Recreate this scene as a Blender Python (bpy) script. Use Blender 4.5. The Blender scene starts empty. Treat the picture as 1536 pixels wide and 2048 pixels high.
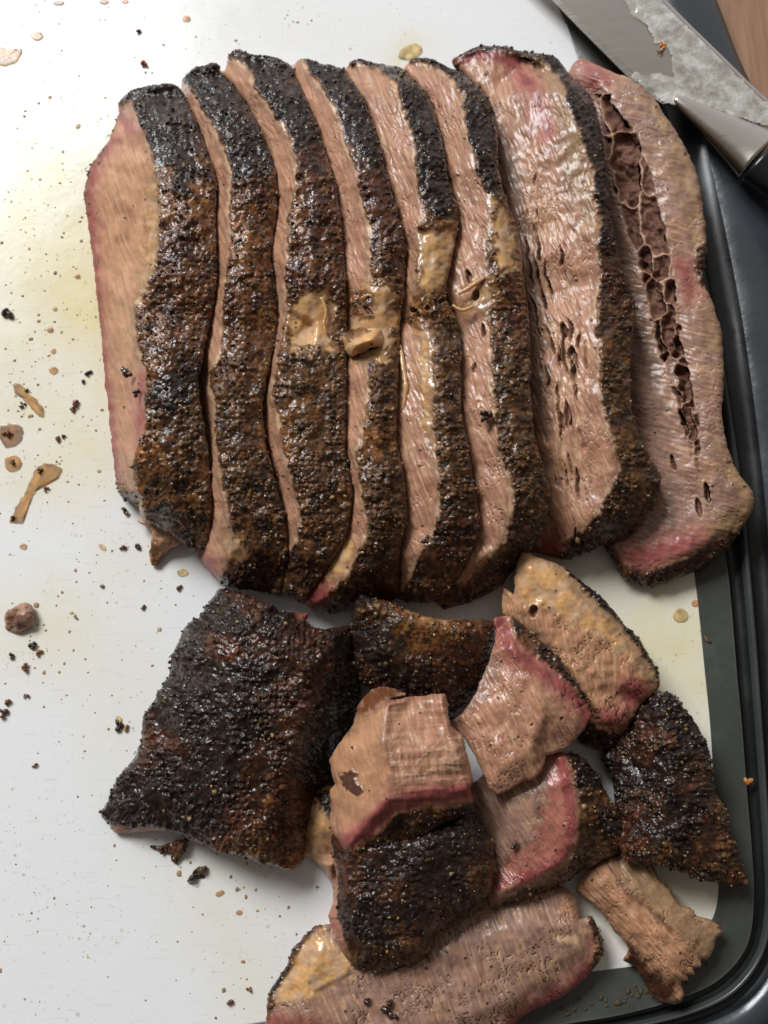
import bpy, math, random
import numpy as np
from mathutils import Vector, geometry, Matrix

# ------------------------------------------------------------------ camera, world, light
SC = bpy.context.scene
COL = SC.collection
TILT = math.radians(11)
DIST = 0.443
FPX = 1024 / math.tan(math.radians(30))
CT, ST = math.cos(TILT), math.sin(TILT)
AIM = np.array([0.0, 0.0, 0.03])
CAMP = AIM - DIST * np.array([0.0, ST, -CT])

cam = bpy.data.cameras.new('camera')
cam_o = bpy.data.objects.new('camera', cam)
COL.objects.link(cam_o)
cam_o.location = CAMP
cam_o.rotation_euler = (TILT, 0, 0)
cam.sensor_fit = 'VERTICAL'
cam.sensor_height = 36
cam.lens = 18 / math.tan(math.radians(30))
cam.clip_start = 0.01
cam.clip_end = 50
cam.dof.use_dof = True
cam.dof.focus_distance = 0.415
cam.dof.aperture_fstop = 9.5
SC.camera = cam_o

W = bpy.data.worlds.new('World')
SC.world = W
W.use_nodes = True
nt = W.node_tree
bg = nt.nodes['Background']
tc = nt.nodes.new('ShaderNodeTexCoord')
sep = nt.nodes.new('ShaderNodeSeparateXYZ')
nt.links.new(tc.outputs['Generated'], sep.inputs[0])
mr = nt.nodes.new('ShaderNodeMapRange')
mr.inputs[1].default_value = -1.0; mr.inputs[2].default_value = 1.0
nt.links.new(sep.outputs['Y'], mr.inputs[0])
rp = nt.nodes.new('ShaderNodeValToRGB')                      # a room: warm behind the viewer, paler towards the window wall
rp.color_ramp.elements[0].color = (0.10, 0.09, 0.085, 1)
rp.color_ramp.elements[1].color = (0.95, 0.95, 0.97, 1)
e = rp.color_ramp.elements.new(0.6); e.color = (0.24, 0.215, 0.185, 1)
nt.links.new(mr.outputs[0], rp.inputs[0])
nt.links.new(rp.outputs[0], bg.inputs['Color'])
bg.inputs['Strength'].default_value = 0.66

def area(name, loc, target, sx, sy, power, color):
    l = bpy.data.lights.new(name, 'AREA')
    l.shape = 'RECTANGLE'; l.size = sx; l.size_y = sy
    l.energy = power; l.color = color
    o = bpy.data.objects.new(name, l); COL.objects.link(o)
    o.location = loc
    o.rotation_euler = (Vector(target) - Vector(loc)).to_track_quat('-Z', 'Y').to_euler()
    o['kind'] = 'helper'
    return o
area('window_light', (-1.85, 2.4, 2.6), (0, 0, 0), 1.8, 1.3, 184, (0.965, 0.985, 1.0))

SC.view_settings.view_transform = 'Standard'
SC.view_settings.look = 'None'
SC.view_settings.exposure = 0.0
SC.view_settings.gamma = 1.0
SC.cycles.use_denoising = True
SC.cycles.max_bounces = 7
SC.cycles.diffuse_bounces = 3
SC.cycles.glossy_bounces = 3
SC.cycles.sample_clamp_indirect = 4.0

# ------------------------------------------------------------------ helpers
def unproj(px, py, z):
    """the point at height z (metres) that stands in the photograph at (px, py)"""
    px = np.asarray(px, float); py = np.asarray(py, float); z = np.asarray(z, float)
    dx = (px - 768) / FPX; dy = -(py - 1024) / FPX
    wx = dx; wy = dy * CT + ST; wz = dy * ST - CT
    t = (z - CAMP[2]) / wz
    return np.stack([CAMP[0] + wx * t, CAMP[1] + wy * t, z + 0 * t], -1)

def _hash(ix, iy, seed):
    h = (ix.astype(np.int64) * 374761393 + iy.astype(np.int64) * 668265263 + seed * 974634777) & 0xFFFFFFFF
    h = ((h ^ (h >> 13)) * 1274126177) & 0xFFFFFFFF
    h = ((h ^ (h >> 16)) * 2246822519) & 0xFFFFFFFF
    return ((h ^ (h >> 15)) & 0xFFFFFF) / float(0xFFFFFF)

def perlin(x, y, seed=0):
    ix = np.floor(x); iy = np.floor(y); fx = x - ix; fy = y - iy
    u = fx ** 3 * (fx * (fx * 6 - 15) + 10); v = fy ** 3 * (fy * (fy * 6 - 15) + 10)
    def g(a, b):
        an = _hash(ix + a, iy + b, seed) * 6.2831853
        return np.cos(an) * (fx - a) + np.sin(an) * (fy - b)
    return ((g(0, 0) * (1 - u) + g(1, 0) * u) * (1 - v) + (g(0, 1) * (1 - u) + g(1, 1) * u) * v) * 1.5

def fbm(x, y, s, octv=4, seed=0, gain=0.5):
    r = 0; a = 1; t = 0
    for i in range(octv):
        r = r + a * perlin(x / s, y / s, seed + i * 7); t += a; a *= gain; s *= 0.5
    return r / t * 1.5

def worley(x, y, s, seed=0):
    x = x / s; y = y / s
    ix = np.floor(x); iy = np.floor(y)
    f1 = np.full(x.shape, 9.0); f2 = np.full(x.shape, 9.0); rid = np.zeros(x.shape)
    for a in (-1, 0, 1):
        for b in (-1, 0, 1):
            cx = ix + a; cy = iy + b
            jx = cx + 0.15 + 0.7 * _hash(cx, cy, seed); jy = cy + 0.15 + 0.7 * _hash(cx, cy, seed + 5)
            d = np.hypot(x - jx, y - jy)
            n = d < f1
            f2 = np.where(n, f1, np.minimum(f2, d)); f1 = np.where(n, d, f1)
            rid = np.where(n, _hash(cx, cy, seed + 11), rid)
    return f1, f2, rid

def sst(a, b, x):
    t = np.clip((x - a) / (b - a), 0, 1); return t * t * (3 - 2 * t)

def mix(a, b, w):
    w = w[..., None] if getattr(w, 'ndim', 0) else w
    return a * (1 - w) + b * w

def seg_dist(X, Y, poly, closed=True):
    """distance to a polyline and the nearest point on it"""
    P = np.asarray(poly, float)[:, :2]
    Q = np.roll(P, -1, 0) if closed else P[1:]
    if not closed: P = P[:-1]
    best = np.full(X.shape, 1e9); nx = np.array(X, float); ny = np.array(Y, float)
    for (ax, ay), (bx, by) in zip(P, Q):
        dx = bx - ax; dy = by - ay; L = dx * dx + dy * dy + 1e-9
        t = np.clip(((X - ax) * dx + (Y - ay) * dy) / L, 0, 1)
        qx = ax + t * dx; qy = ay + t * dy
        d = (X - qx) ** 2 + (Y - qy) ** 2
        m = d < best
        best = np.where(m, d, best); nx = np.where(m, qx, nx); ny = np.where(m, qy, ny)
    return np.sqrt(best), nx, ny

def inside(X, Y, poly):
    P = np.asarray(poly, float)[:, :2]; Q = np.roll(P, -1, 0)
    r = np.zeros(X.shape, bool)
    for (ax, ay), (bx, by) in zip(P, Q):
        if ay == by: continue
        r ^= ((ay > Y) != (by > Y)) & (X < (bx - ax) * (Y - ay) / (by - ay) + ax)
    return r

def sdf(X, Y, poly):
    d, _, _ = seg_dist(X, Y, poly)
    return np.where(inside(X, Y, poly), d, -d)

def jag(poly, step, amp, seed):
    """cut an outline finer and make it uneven"""
    P = np.asarray(poly, float)[:, :2]; out = []
    n = len(P)
    for i in range(n):
        p0, p1, p2, p3 = P[i - 1], P[i], P[(i + 1) % n], P[(i + 2) % n]
        L = np.hypot(*(p2 - p1)); k = max(1, int(L / step))
        for j in range(k):
            t = j / k
            c = 0.5 * ((2 * p1) + (-p0 + p2) * t + (2 * p0 - 5 * p1 + 4 * p2 - p3) * t * t + (-p0 + 3 * p1 - 3 * p2 + p3) * t ** 3)
            l = p1 + (p2 - p1) * t
            out.append(0.6 * c + 0.4 * l)
    O = np.array(out); T = np.roll(O, -1, 0) - np.roll(O, 1, 0)
    N = np.stack([-T[:, 1], T[:, 0]], -1); N /= np.linalg.norm(N, axis=1)[:, None] + 1e-9
    a = fbm(O[:, 0], O[:, 1], 22, 4, seed, 0.8) * amp
    return O + N * a[:, None]

def blur(A, M, sig):
    if sig <= 0: return A
    r = int(sig * 2.5) + 1
    k = np.exp(-0.5 * (np.arange(-r, r + 1) / sig) ** 2); k /= k.sum()
    def cv(B, ax):
        return np.apply_along_axis(lambda v: np.convolve(v, k, 'same'), ax, B)
    m = M.astype(float)
    num = cv(cv(A * m, 0), 1); den = cv(cv(m, 0), 1)
    return np.where(den > 1e-6, num / np.maximum(den, 1e-6), A)

# ------------------------------------------------------------------ materials
def principled(name):
    m = bpy.data.materials.new(name); m.use_nodes = True
    return m, m.node_tree, m.node_tree.nodes['Principled BSDF']

def N(t, kind, **kw):
    n = t.nodes.new(kind)
    for k, v in kw.items():
        if k in n.inputs: n.inputs[k].default_value = v
        else: setattr(n, k, v)
    return n

def food_material(name, sss, radius, bump1, s1, bump2, s2, coat=0.0, mott=0.25, spec=0.5, ior=1.42, cb=0.0003, cs=500, cr_=0.06, stretch=1.0, smin=1.0):
    m, t, b = principled(name)
    at = N(t, 'ShaderNodeAttribute', attribute_name='col')
    wt = N(t, 'ShaderNodeAttribute', attribute_name='wet')
    co = N(t, 'ShaderNodeTexCoord')
    n1 = N(t, 'ShaderNodeTexNoise', Scale=s1, Detail=4.0, Roughness=0.6)
    n2 = N(t, 'ShaderNodeTexNoise', Scale=s2, Detail=3.0, Roughness=0.65)
    n3 = N(t, 'ShaderNodeTexNoise', Scale=s1 * 0.35, Detail=3.0)
    for n in (n1, n2, n3): t.links.new(co.outputs['Object'], n.inputs['Vector'])
    mp = N(t, 'ShaderNodeMapRange'); mp.inputs[1].default_value = 0.3; mp.inputs[2].default_value = 0.7
    mp.inputs[3].default_value = 1 - mott; mp.inputs[4].default_value = 1 + mott
    t.links.new(n1.outputs[0], mp.inputs[0])
    mx = N(t, 'ShaderNodeVectorMath', operation='SCALE')
    t.links.new(at.outputs['Color'], mx.inputs[0]); t.links.new(mp.outputs[0], mx.inputs['Scale'])
    t.links.new(mx.outputs[0], b.inputs['Base Color'])
    # gloss: wet patches and drier ones
    rr = N(t, 'ShaderNodeMapRange'); rr.inputs[1].default_value = 0.35; rr.inputs[2].default_value = 0.65
    rr.inputs[3].default_value = -0.09; rr.inputs[4].default_value = 0.12
    t.links.new(n3.outputs[0], rr.inputs[0])
    ad = N(t, 'ShaderNodeMath', operation='ADD', use_clamp=True)
    t.links.new(wt.outputs['Fac'], ad.inputs[0]); t.links.new(rr.outputs[0], ad.inputs[1])
    t.links.new(ad.outputs[0], b.inputs['Roughness'])
    b1 = N(t, 'ShaderNodeBump', Strength=1.0, Distance=bump1)
    b2 = N(t, 'ShaderNodeBump', Strength=1.0, Distance=bump2)
    bs = N(t, 'ShaderNodeMapRange'); bs.inputs[1].default_value = 0.2; bs.inputs[2].default_value = 0.42; bs.inputs[3].default_value = smin; bs.inputs[4].default_value = 1.0
    t.links.new(wt.outputs['Fac'], bs.inputs[0]); t.links.new(bs.outputs[0], b1.inputs['Strength'])
    t.links.new(n1.outputs[0], b1.inputs['Height']); t.links.new(n2.outputs[0], b2.inputs['Height'])
    t.links.new(b1.outputs[0], b2.inputs['Normal']); t.links.new(b2.outputs[0], b.inputs['Normal'])
    b.inputs['Subsurface Weight'].default_value = sss
    b.inputs['Subsurface Radius'].default_value = radius
    b.inputs['Subsurface Scale'].default_value = 1.0
    b.inputs['IOR'].default_value = ior
    b.inputs['Specular IOR Level'].default_value = spec
    b.inputs['Coat Weight'].default_value = coat
    b.inputs['Coat Roughness'].default_value = cr_
    n4 = N(t, 'ShaderNodeTexNoise', Scale=cs, Detail=2.0, Roughness=0.5); mpp = N(t, 'ShaderNodeMapping'); mpp.inputs['Scale'].default_value = (1.0, 1.0 / stretch, 1.0); mpp.inputs['Rotation'].default_value = (0, 0, 0.25)
    t.links.new(co.outputs['Object'], mpp.inputs[0]); t.links.new(mpp.outputs[0], n4.inputs['Vector'])
    b3 = N(t, 'ShaderNodeBump', Strength=1.0, Distance=cb); t.links.new(n4.outputs[0], b3.inputs['Height'])
    t.links.new(b3.outputs[0], b.inputs['Coat Normal'])
    cw = N(t, 'ShaderNodeMapRange'); cw.inputs[1].default_value = 0.36; cw.inputs[2].default_value = 0.58
    cw.inputs[3].default_value = coat * 0.15; cw.inputs[4].default_value = coat
    t.links.new(n3.outputs[0], cw.inputs[0]); dm = N(t, 'ShaderNodeMapRange'); dm.inputs[1].default_value = 0.45; dm.inputs[2].default_value = 0.70; dm.inputs[3].default_value = 1.0; dm.inputs[4].default_value = 0.0
    t.links.new(wt.outputs['Fac'], dm.inputs[0]); ml = N(t, 'ShaderNodeMath', operation='MULTIPLY')
    t.links.new(cw.outputs[0], ml.inputs[0]); t.links.new(dm.outputs[0], ml.inputs[1]); t.links.new(ml.outputs[0], b.inputs['Coat Weight'])
    return m

M_MEAT = food_material('wet_meat', 0.3, (0.0030, 0.0012, 0.0007), 0.00015, 800, 0.00005, 2000, mott=0.10, spec=0.35, coat=0.55, cb=0.00032, cs=260, cr_=0.21, stretch=4.0)
M_FAT = food_material('rendered_fat', 0.4, (0.0040, 0.0022, 0.0010), 0.00012, 500, 0.00004, 2000, mott=0.07, spec=0.4, coat=0.9, cb=0.0005, cs=260, cr_=0.08)
M_BARK = food_material('peppery_bark', 0.0, (0.001, 0.001, 0.001), 0.0005, 700, 0.00008, 1800, mott=0.30, spec=0.22, coat=1.0, cb=0.0008, cs=520, cr_=0.055, smin=0.15)

# ------------------------------------------------------------------ colours of the food (plain surface colours)
C = {k: np.array(v) for k, v in dict(
    meat=(0.43, 0.222, 0.138), meat_tan=(0.48, 0.250, 0.138), meat_grey=(0.335, 0.195, 0.142), pink=(0.275, 0.070, 0.062), rose=(0.40, 0.150, 0.110),
    fat=(0.63, 0.36, 0.150), fat_pale=(0.57, 0.36, 0.215), fat_olive=(0.35, 0.212, 0.115), hole=(0.105, 0.038, 0.027), amber=(0.215, 0.082, 0.024),
    black=(0.017, 0.009, 0.007), red=(0.090, 0.026, 0.010), brown=(0.135, 0.047, 0.016), olive=(0.104, 0.045, 0.016), darkred=(0.068, 0.022, 0.010)).items()}

BARK_MAP = [(c, x, y) for c, pts in dict(
    black=[(300,190),(250,210),(350,300),(370,370),(430,200),(490,330),(520,300),(540,150),(600,260),(570,200),(640,160),(690,250),(740,300),(840,220),(860,330),(870,280),
           (950,250),(960,330),(1150,180),(1150,250),(1200,350),(1190,300),(990,380),(340,750),(350,790),(1230,420),(1210,470),(880,410)],
    red=[(640,330),(500,380),(620,400),(770,470),(790,540),(620,440),(340,500),(380,470),(700,330),(520,400),(745,370),(610,560),(410,330),(1240,560),(1020,620)],
    amber=[(335,395),(405,400),(425,430),(478,430),(478,470),(480,500),(600,395),(590,430),(310,730),(280,890),(760,580),(560,640),(880,440),(285,1000),(560,870),(1010,440),(1000,600),(745,870),(840,600)],
    brown=[(340,650),(380,560),(480,620),(500,580),(460,700),(360,610),(620,500),(1020,560),(780,600),(610,1050),(450,1060),(640,640)],
    olive=[(350,950),(380,900),(340,1000),(480,850),(500,950),(640,740),(620,850),(650,920),(640,980),(750,800),(760,950),(770,1040),(900,900),(900,780),(920,970),(1020,750),(1030,850),
           (1060,980),(1230,800),(1230,700),(350,1050),(560,1170),(640,1160),(900,700),(1290,980),(380,820),(520,1060)],
    darkred=[(600,1130),(480,1150),(750,1150),(900,1050),(900,1150),(1250,1030),(1030,1100),(960,1180),(760,1190),(1220,1060),(640,1190),(500,1190),(870,1200),(1180,1090)]).items() for x, y in pts]

def bark_colour(X, Y, bmap, seed):
    wx = X + 22 * fbm(X, Y, 40, 3, seed + 1); wy = Y + 26 * fbm(X, Y, 40, 3, seed + 2)
    acc = np.zeros(X.shape + (3,)); tot = np.zeros(X.shape)
    for i, (c, x, y) in enumerate(bmap):
        w = 1.0 / (((wx - x) ** 2 + (wy - y) ** 2) / 400.0 + 0.3) ** 2.2
        acc += w[..., None] * C[c]; tot += w
    return acc / tot[..., None]

# ------------------------------------------------------------------ one piece of meat
STEP = 2.0
rng = random.Random(5)

def empty(name, loc, label, cat, group=None):
    o = bpy.data.objects.new(name, None); COL.objects.link(o)
    o.location = loc; o.empty_display_size = 0.01
    o['label'] = label; o['category'] = cat
    if group: o['group'] = group
    return o

def mesh_obj(name, V, F, mat, parent=None, col=None, wet=None, nrm=None, smooth=True, kind=None):
    me = bpy.data.meshes.new(name)
    V = np.asarray(V, np.float32)
    F = np.asarray(F, np.int32) if not isinstance(F, list) else F
    if isinstance(F, np.ndarray):
        k = F.shape[1]
        me.vertices.add(len(V)); me.vertices.foreach_set('co', V.ravel())
        me.loops.add(F.size); me.loops.foreach_set('vertex_index', F.ravel())
        me.polygons.add(len(F)); me.polygons.foreach_set('loop_start', np.arange(0, F.size, k, dtype=np.int32))
        me.update(calc_edges=True)
    else:
        me.from_pydata([tuple(map(float, v)) for v in V], [], F)
    if smooth: me.polygons.foreach_set('use_smooth', np.ones(len(me.polygons), bool))
    if col is not None:
        a = me.color_attributes.new('col', 'FLOAT_COLOR', 'POINT')
        a.data.foreach_set('color', np.concatenate([col, np.ones((len(col), 1))], 1).astype(np.float32).ravel())
    if wet is not None:
        a = me.attributes.new('wet', 'FLOAT', 'POINT'); a.data.foreach_set('value', np.asarray(wet, np.float32))
    me.validate()
    if nrm is not None: me.normals_split_custom_set_from_vertices(np.asarray(nrm, np.float32))
    me.materials.append(mat)
    o = bpy.data.objects.new(name, me); COL.objects.link(o)
    if parent is not None: o.parent = parent
    if kind: o['kind'] = kind
    return o

ICO_V = None
def ico():
    global ICO_V
    if ICO_V is None:
        p = (1 + 5 ** .5) / 2
        v = np.array([(-1,p,0),(1,p,0),(-1,-p,0),(1,-p,0),(0,-1,p),(0,1,p),(0,-1,-p),(0,1,-p),(p,0,-1),(p,0,1),(-p,0,-1),(-p,0,1)], float)
        v /= np.linalg.norm(v[0])
        f = np.array([(0,11,5),(0,5,1),(0,1,7),(0,7,10),(0,10,11),(1,5,9),(5,11,4),(11,10,2),(10,7,6),(7,1,8),(3,9,4),(3,4,2),(3,2,6),(3,6,8),(3,8,9),(4,9,5),(2,4,11),(6,2,10),(8,6,7),(9,8,1)])
        ICO_V = (v, f)
    return ICO_V

def grains(P, Nn, radii, cols, R):
    """uneven little grains bedded in a surface"""
    v0, f0 = ico(); n = len(P)
    sc = radii[:, None] * R.uniform(0.6, 1.35, (n, 3))
    lump = 1 + R.uniform(-0.22, 0.22, (n, 12))
    V = v0[None] * lump[..., None] * sc[:, None, :]
    an = R.uniform(0, 6.283, n); ca, sa = np.cos(an), np.sin(an)
    x = V[..., 0] * ca[:, None] - V[..., 1] * sa[:, None]; y = V[..., 0] * sa[:, None] + V[..., 1] * ca[:, None]
    V = np.stack([x, y, V[..., 2]], -1) + P[:, None] + Nn[:, None] * (radii * 0.25)[:, None, None]
    F = f0[None] + (np.arange(n) * 12)[:, None, None]
    return V.reshape(-1, 3), F.reshape(-1, 3), np.repeat(cols, 12, 0)

def raster(X, Y, verts, lines):
    """heights between given points and ridge lines"""
    pts = []; zs = []; edges = []
    def add(p):
        for i, q in enumerate(pts):
            if abs(q[0] - p[0]) + abs(q[1] - p[1]) < 1.5: return i
        pts.append((p[0], p[1])); zs.append(p[2]); return len(pts) - 1
    for p in verts: add(p)
    for l in lines:
        ids = [add(p) for p in l]
        edges += [(a, b) for a, b in zip(ids, ids[1:]) if a != b]
    r = geometry.delaunay_2d_cdt([Vector(p) for p in pts], edges, [], 0, 1e-4)
    vo = np.array([(v.x, v.y) for v in r[0]]); P = np.array(pts); Z = np.array(zs)
    zo = []
    for v, src in zip(vo, r[3]):
        if src: zo.append(Z[src[0]])
        else:
            d = 1 / (np.hypot(*(P - v).T) + 1e-3) ** 3; zo.append((d * Z).sum() / d.sum())
    zo = np.array(zo)
    out = np.full(X.shape, np.nan); x0, y0 = X[0, 0], Y[0, 0]; h, w = X.shape
    for f in r[2]:
        a, b, c = (vo[i] for i in f)
        i0 = max(0, int((min(a[0], b[0], c[0]) - x0) / STEP) - 1); i1 = min(w, int((max(a[0], b[0], c[0]) - x0) / STEP) + 3)
        j0 = max(0, int((min(a[1], b[1], c[1]) - y0) / STEP) - 1); j1 = min(h, int((max(a[1], b[1], c[1]) - y0) / STEP) + 3)
        if i0 >= i1 or j0 >= j1: continue
        xx = X[j0:j1, i0:i1]; yy = Y[j0:j1, i0:i1]
        D = (b[1] - c[1]) * (a[0] - c[0]) + (c[0] - b[0]) * (a[1] - c[1])
        if abs(D) < 1e-9: continue
        u = ((b[1] - c[1]) * (xx - c[0]) + (c[0] - b[0]) * (yy - c[1])) / D
        v = ((c[1] - a[1]) * (xx - c[0]) + (a[0] - c[0]) * (yy - c[1])) / D
        k = 1 - u - v; m = (u > -1e-6) & (v > -1e-6) & (k > -1e-6)
        o = out[j0:j1, i0:i1]; o[m] = (u * zo[f[0]] + v * zo[f[1]] + k * zo[f[2]])[m]
    for _ in range(400):
        bad = np.isnan(out)
        if not bad.any(): break
        s = np.zeros_like(out); n = np.zeros_like(out)
        for ax, d in ((0, 1), (0, -1), (1, 1), (1, -1)):
            q = np.roll(out, d, ax); g = ~np.isnan(q); s[g] += q[g]; n[g] += 1
        fill = bad & (n > 0); out[fill] = s[fill] / n[fill]
    return out

def islands(cls, qc):
    """label connected patches of one covering; patches too small to see join the largest patch"""
    h, w = qc.shape; g = -np.ones((h, w), int); g[qc] = cls
    lab = np.arange(h * w).reshape(h, w)
    for _ in range(4000):
        old = lab.copy()
        for ax in (0, 1):
            a = lab[:-1] if ax == 0 else lab[:, :-1]; b = lab[1:] if ax == 0 else lab[:, 1:]
            ga = g[:-1] if ax == 0 else g[:, :-1]; gb = g[1:] if ax == 0 else g[:, 1:]
            same = ga == gb; m = np.minimum(a, b)
            a[same] = m[same]; b[same] = m[same]
        lab = lab.ravel()[lab]                                                # jump to the label's own label
        lab = lab.ravel()[lab]
        if (lab == old).all(): break
    l = lab[qc]; u, inv, cnt = np.unique(l, return_inverse=True, return_counts=True)
    big = int(np.argmax(cnt)); bc = cls[inv == big][0]
    for k in np.where(cnt < 90)[0]:
        cls[inv == k] = bc; inv[inv == k] = big
    return cls, inv

def piece(name, label, cat, outline, pts=(), lines=(), paint=(), base='bark', group=None, fibre=(1, 0), meatc='meat',
          smooth=5, roll=(14, 0.28), zb=0.05, jagamp=3.0, bmap=None, holes=(), grain=1.0, seed=1, cracks=0.5, barkamp=1.0,
          meat_amp=1.0, skirt_in=(2, 6, 11, 15), flatcol=None, extra=None, wetm=0.30, lowpoly=False):
    R = np.random.default_rng(seed)
    ol = [tuple(p) for p in outline]
    J = jag(ol, 7, jagamp, seed)
    x0 = math.floor(J[:, 0].min() / STEP) * STEP - 14 * STEP; x1 = J[:, 0].max() + 14 * STEP
    y0 = math.floor(J[:, 1].min() / STEP) * STEP - 14 * STEP; y1 = J[:, 1].max() + 14 * STEP
    X, Y = np.meshgrid(np.arange(x0, x1, STEP), np.arange(y0, y1, STEP))
    ins = inside(X, Y, J)
    d, nx, ny = seg_dist(X, Y, J)
    qc = inside(X[:-1, :-1] + STEP / 2, Y[:-1, :-1] + STEP / 2, J)
    use = np.zeros(X.shape, bool)
    for a in (0, 1):
        for b in (0, 1):
            use[a:a + qc.shape[0], b:b + qc.shape[1]] |= qc
    sn = use & ~ins
    PX = np.where(sn, nx, X); PY = np.where(sn, ny, Y)
    dist = np.where(ins, d, 0)
    Z = raster(X, Y, ol + list(pts), list(lines))
    Z = blur(Z, use, smooth / STEP)
    w, amp = roll
    k = np.clip(1 - dist / w, 0, 1); Z = Z - amp * (1 - np.sqrt(1 - k * k * 0.999))
    Z = Z + 0.10 * fbm(PX, PY, 60, 3, seed + 3)
    Zm = np.maximum(Z, zb + 0.02) * 0.01
    P = unproj(PX, PY, Zm)
    def normals(P):
        gx = np.gradient(P, axis=1); gy = np.gradient(P, axis=0)
        n = np.cross(gy, gx); n /= np.linalg.norm(n, axis=-1, keepdims=True) + 1e-12
        return np.where(n[..., 2:3] < 0, -n, n)
    N0 = normals(np.stack([blur(P[..., i], use, 1.5) for i in range(3)], -1))
    # ---- what covers what
    W_ = {k: np.zeros(X.shape) for k in ('bark', 'fat', 'pink')}
    if base in W_: W_[base][:] = 1
    tint = np.zeros(X.shape + (3,)); tw = np.zeros(X.shape); halo = np.zeros(X.shape)
    ww = fbm(PX, PY, 26, 4, seed + 20, 0.65)
    for it in paint:
        kind, poly, soft, wob = it[:4]
        if len(it) > 4 and it[4] is not None:                                # a band along a line
            dd, _, _ = seg_dist(PX, PY, poly, closed=False); s = it[4] - dd
        else: s = sdf(PX, PY, poly)
        if kind in ('bark', 'meat'): a = sst(-soft, soft, s + 1.4 * wob * ww)
        elif kind == 'pink': a = sst(-soft - 4, soft + 4, s + 2 * wob * ww) if len(it) > 4 else sst(-soft - 6, soft + 8, s - 3 + 2.2 * wob * ww)
        else: a = sst(-soft - 6, soft + 6, s + 4.0 * wob * ww)
        if kind == 'pink': halo = np.maximum(halo, 0.65 * sst(-30, 2, s + 16 * ww))
        if kind in ('bark', 'fat', 'pink', 'meat'):
            for k2 in W_: W_[k2] *= (1 - a)
            if kind in W_: W_[kind] += a
        else:                                                                # a colour of its own
            tint = mix(tint, np.broadcast_to(C[kind], tint.shape), a); tw = np.maximum(tw, a)
    wb, wf, wp = W_['bark'], W_['fat'], W_['pink']
    halo = halo * np.clip(1 - wb - wf, 0, 1)
    # ---- relief, millimetres
    fx, fy = fibre; L = math.hypot(fx, fy); fx /= L; fy /= L
    wv = 6 * fbm(PX, PY, 140, 2, seed + 30)
    U = PX * fx + PY * fy + wv; V = -PX * fy + PY * fx + wv
    fib = perlin(U / 42, V / 5.6, seed + 31) + 0.6 * perlin(U / 24, V / 8.0, seed + 32)
    chunk = fbm(PX, PY, 30, 3, seed + 33)
    ridge = np.abs(perlin(U / 34, V / 11, seed + 35)); rmask = sst(0.05, 0.35, fbm(PX, PY, 70, 2, seed + 36) + 0.18)
    crack = (1 - sst(0.0, 0.075, ridge)) * rmask * cracks
    Hm = meat_amp * (0.15 * fib + 0.38 * fbm(PX, PY, 40, 2, seed + 33) + 0.10 * fbm(U, V * 2.6, 14, 2, seed + 34)) - 0.9 * crack
    f1, f2, rid = worley(PX + 3 * fbm(PX, PY, 14, 2, seed + 41), PY, 10.5, seed + 40)
    g1, g2, rid2 = worley(PX, PY, 6.5, seed + 45)
    dome = np.clip(1 - (f1 / 0.62) ** 2, 0, 1) * (0.35 + 0.65 * rid)
    dome2 = np.clip(1 - (g1 / 0.6) ** 2, 0, 1) * rid2
    big = fbm(PX, PY, 34, 4, seed + 42, 0.6)
    rough_zone = sst(-0.35, 0.25, fbm(PX, PY, 60, 2, seed + 43) + 0.15)       # crusty here, glazed there
    crust = 0.16 + 0.84 * rough_zone
    bc = bark_colour(PX, PY, bmap or BARK_MAP, seed)
    bc = bc * (1 + 0.5 * big[..., None])
    v1 = fbm(PX, PY, 36, 4, seed + 48, 0.65); v2 = fbm(PX, PY, 46, 4, seed + 49, 0.6)
    bc = mix(bc, np.broadcast_to(C['black'], bc.shape), sst(0.06, 0.45, v1) * 0.66)
    bc = mix(bc, np.broadcast_to(C['amber'] * 0.8, bc.shape), sst(0.08, 0.42, v2) * 0.58 * sst(0.03, 0.055, bc.mean(-1)))
    crust = crust * (1 - 0.75 * sst(0.045, 0.11, bc.mean(-1)))
    f1b, f2b, ridb = worley(PX + 6 * big, PY + 5 * fbm(PX, PY, 30, 2, seed + 47), 17.0, seed + 46)
    dome3 = np.clip(1 - (f1b / 0.6) ** 2, 0, 1) * sst(0.45, 0.75, ridb)
    Hb = barkamp * (1.05 * big + 0.9 * dome3 * crust + 0.5 * np.abs(v1) + crust * (1.15 * dome + 0.25 * dome2 + 0.3 * np.abs(perlin(PX / 12, PY / 12, seed + 44)))) + 0.2
    Hf = 0.5 * fbm(PX, PY, 34, 3, seed + 50) + 0.12 * perlin(PX / 9, PY / 9, seed + 51)
    wmeat = np.clip(1 - wb - wf, 0, 1)
    H = wb * Hb + wf * Hf + wmeat * Hm
    # ---- colour
    fine = perlin(U / 34, V / 5.0, seed + 37) + 0.7 * perlin(U / 60, V / 7.5, seed + 38)
    mc = C[meatc] * (1 + (0.17 * fib + 0.16 * fine)[..., None] * np.array([0.8, 1, 1])) * (1 + 0.16 * chunk[..., None])
    mc = mix(mc, mc * np.array([0.66, 0.60, 0.60]), sst(0.05, 0.5, fbm(PX, PY, 44, 4, seed + 63, 0.6)) * 0.55)
    H = H + wmeat * 0.10 * fine
    mc = mix(mc, np.broadcast_to(C['meat_tan'], mc.shape), sst(0.0, 0.5, fbm(PX, PY, 60, 3, seed + 60)) * 0.3)
    mc = mix(mc, np.broadcast_to(C['fat_pale'], mc.shape), sst(0.30, 0.5, perlin(U / 60, V / 7, seed + 61)) * 0.55)
    mc = mix(mc, np.broadcast_to(C['hole'], mc.shape), crack * 0.45)
    pk = C['pink'] * (1 + 0.25 * chunk[..., None] + 0.15 * fib[..., None])
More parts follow.
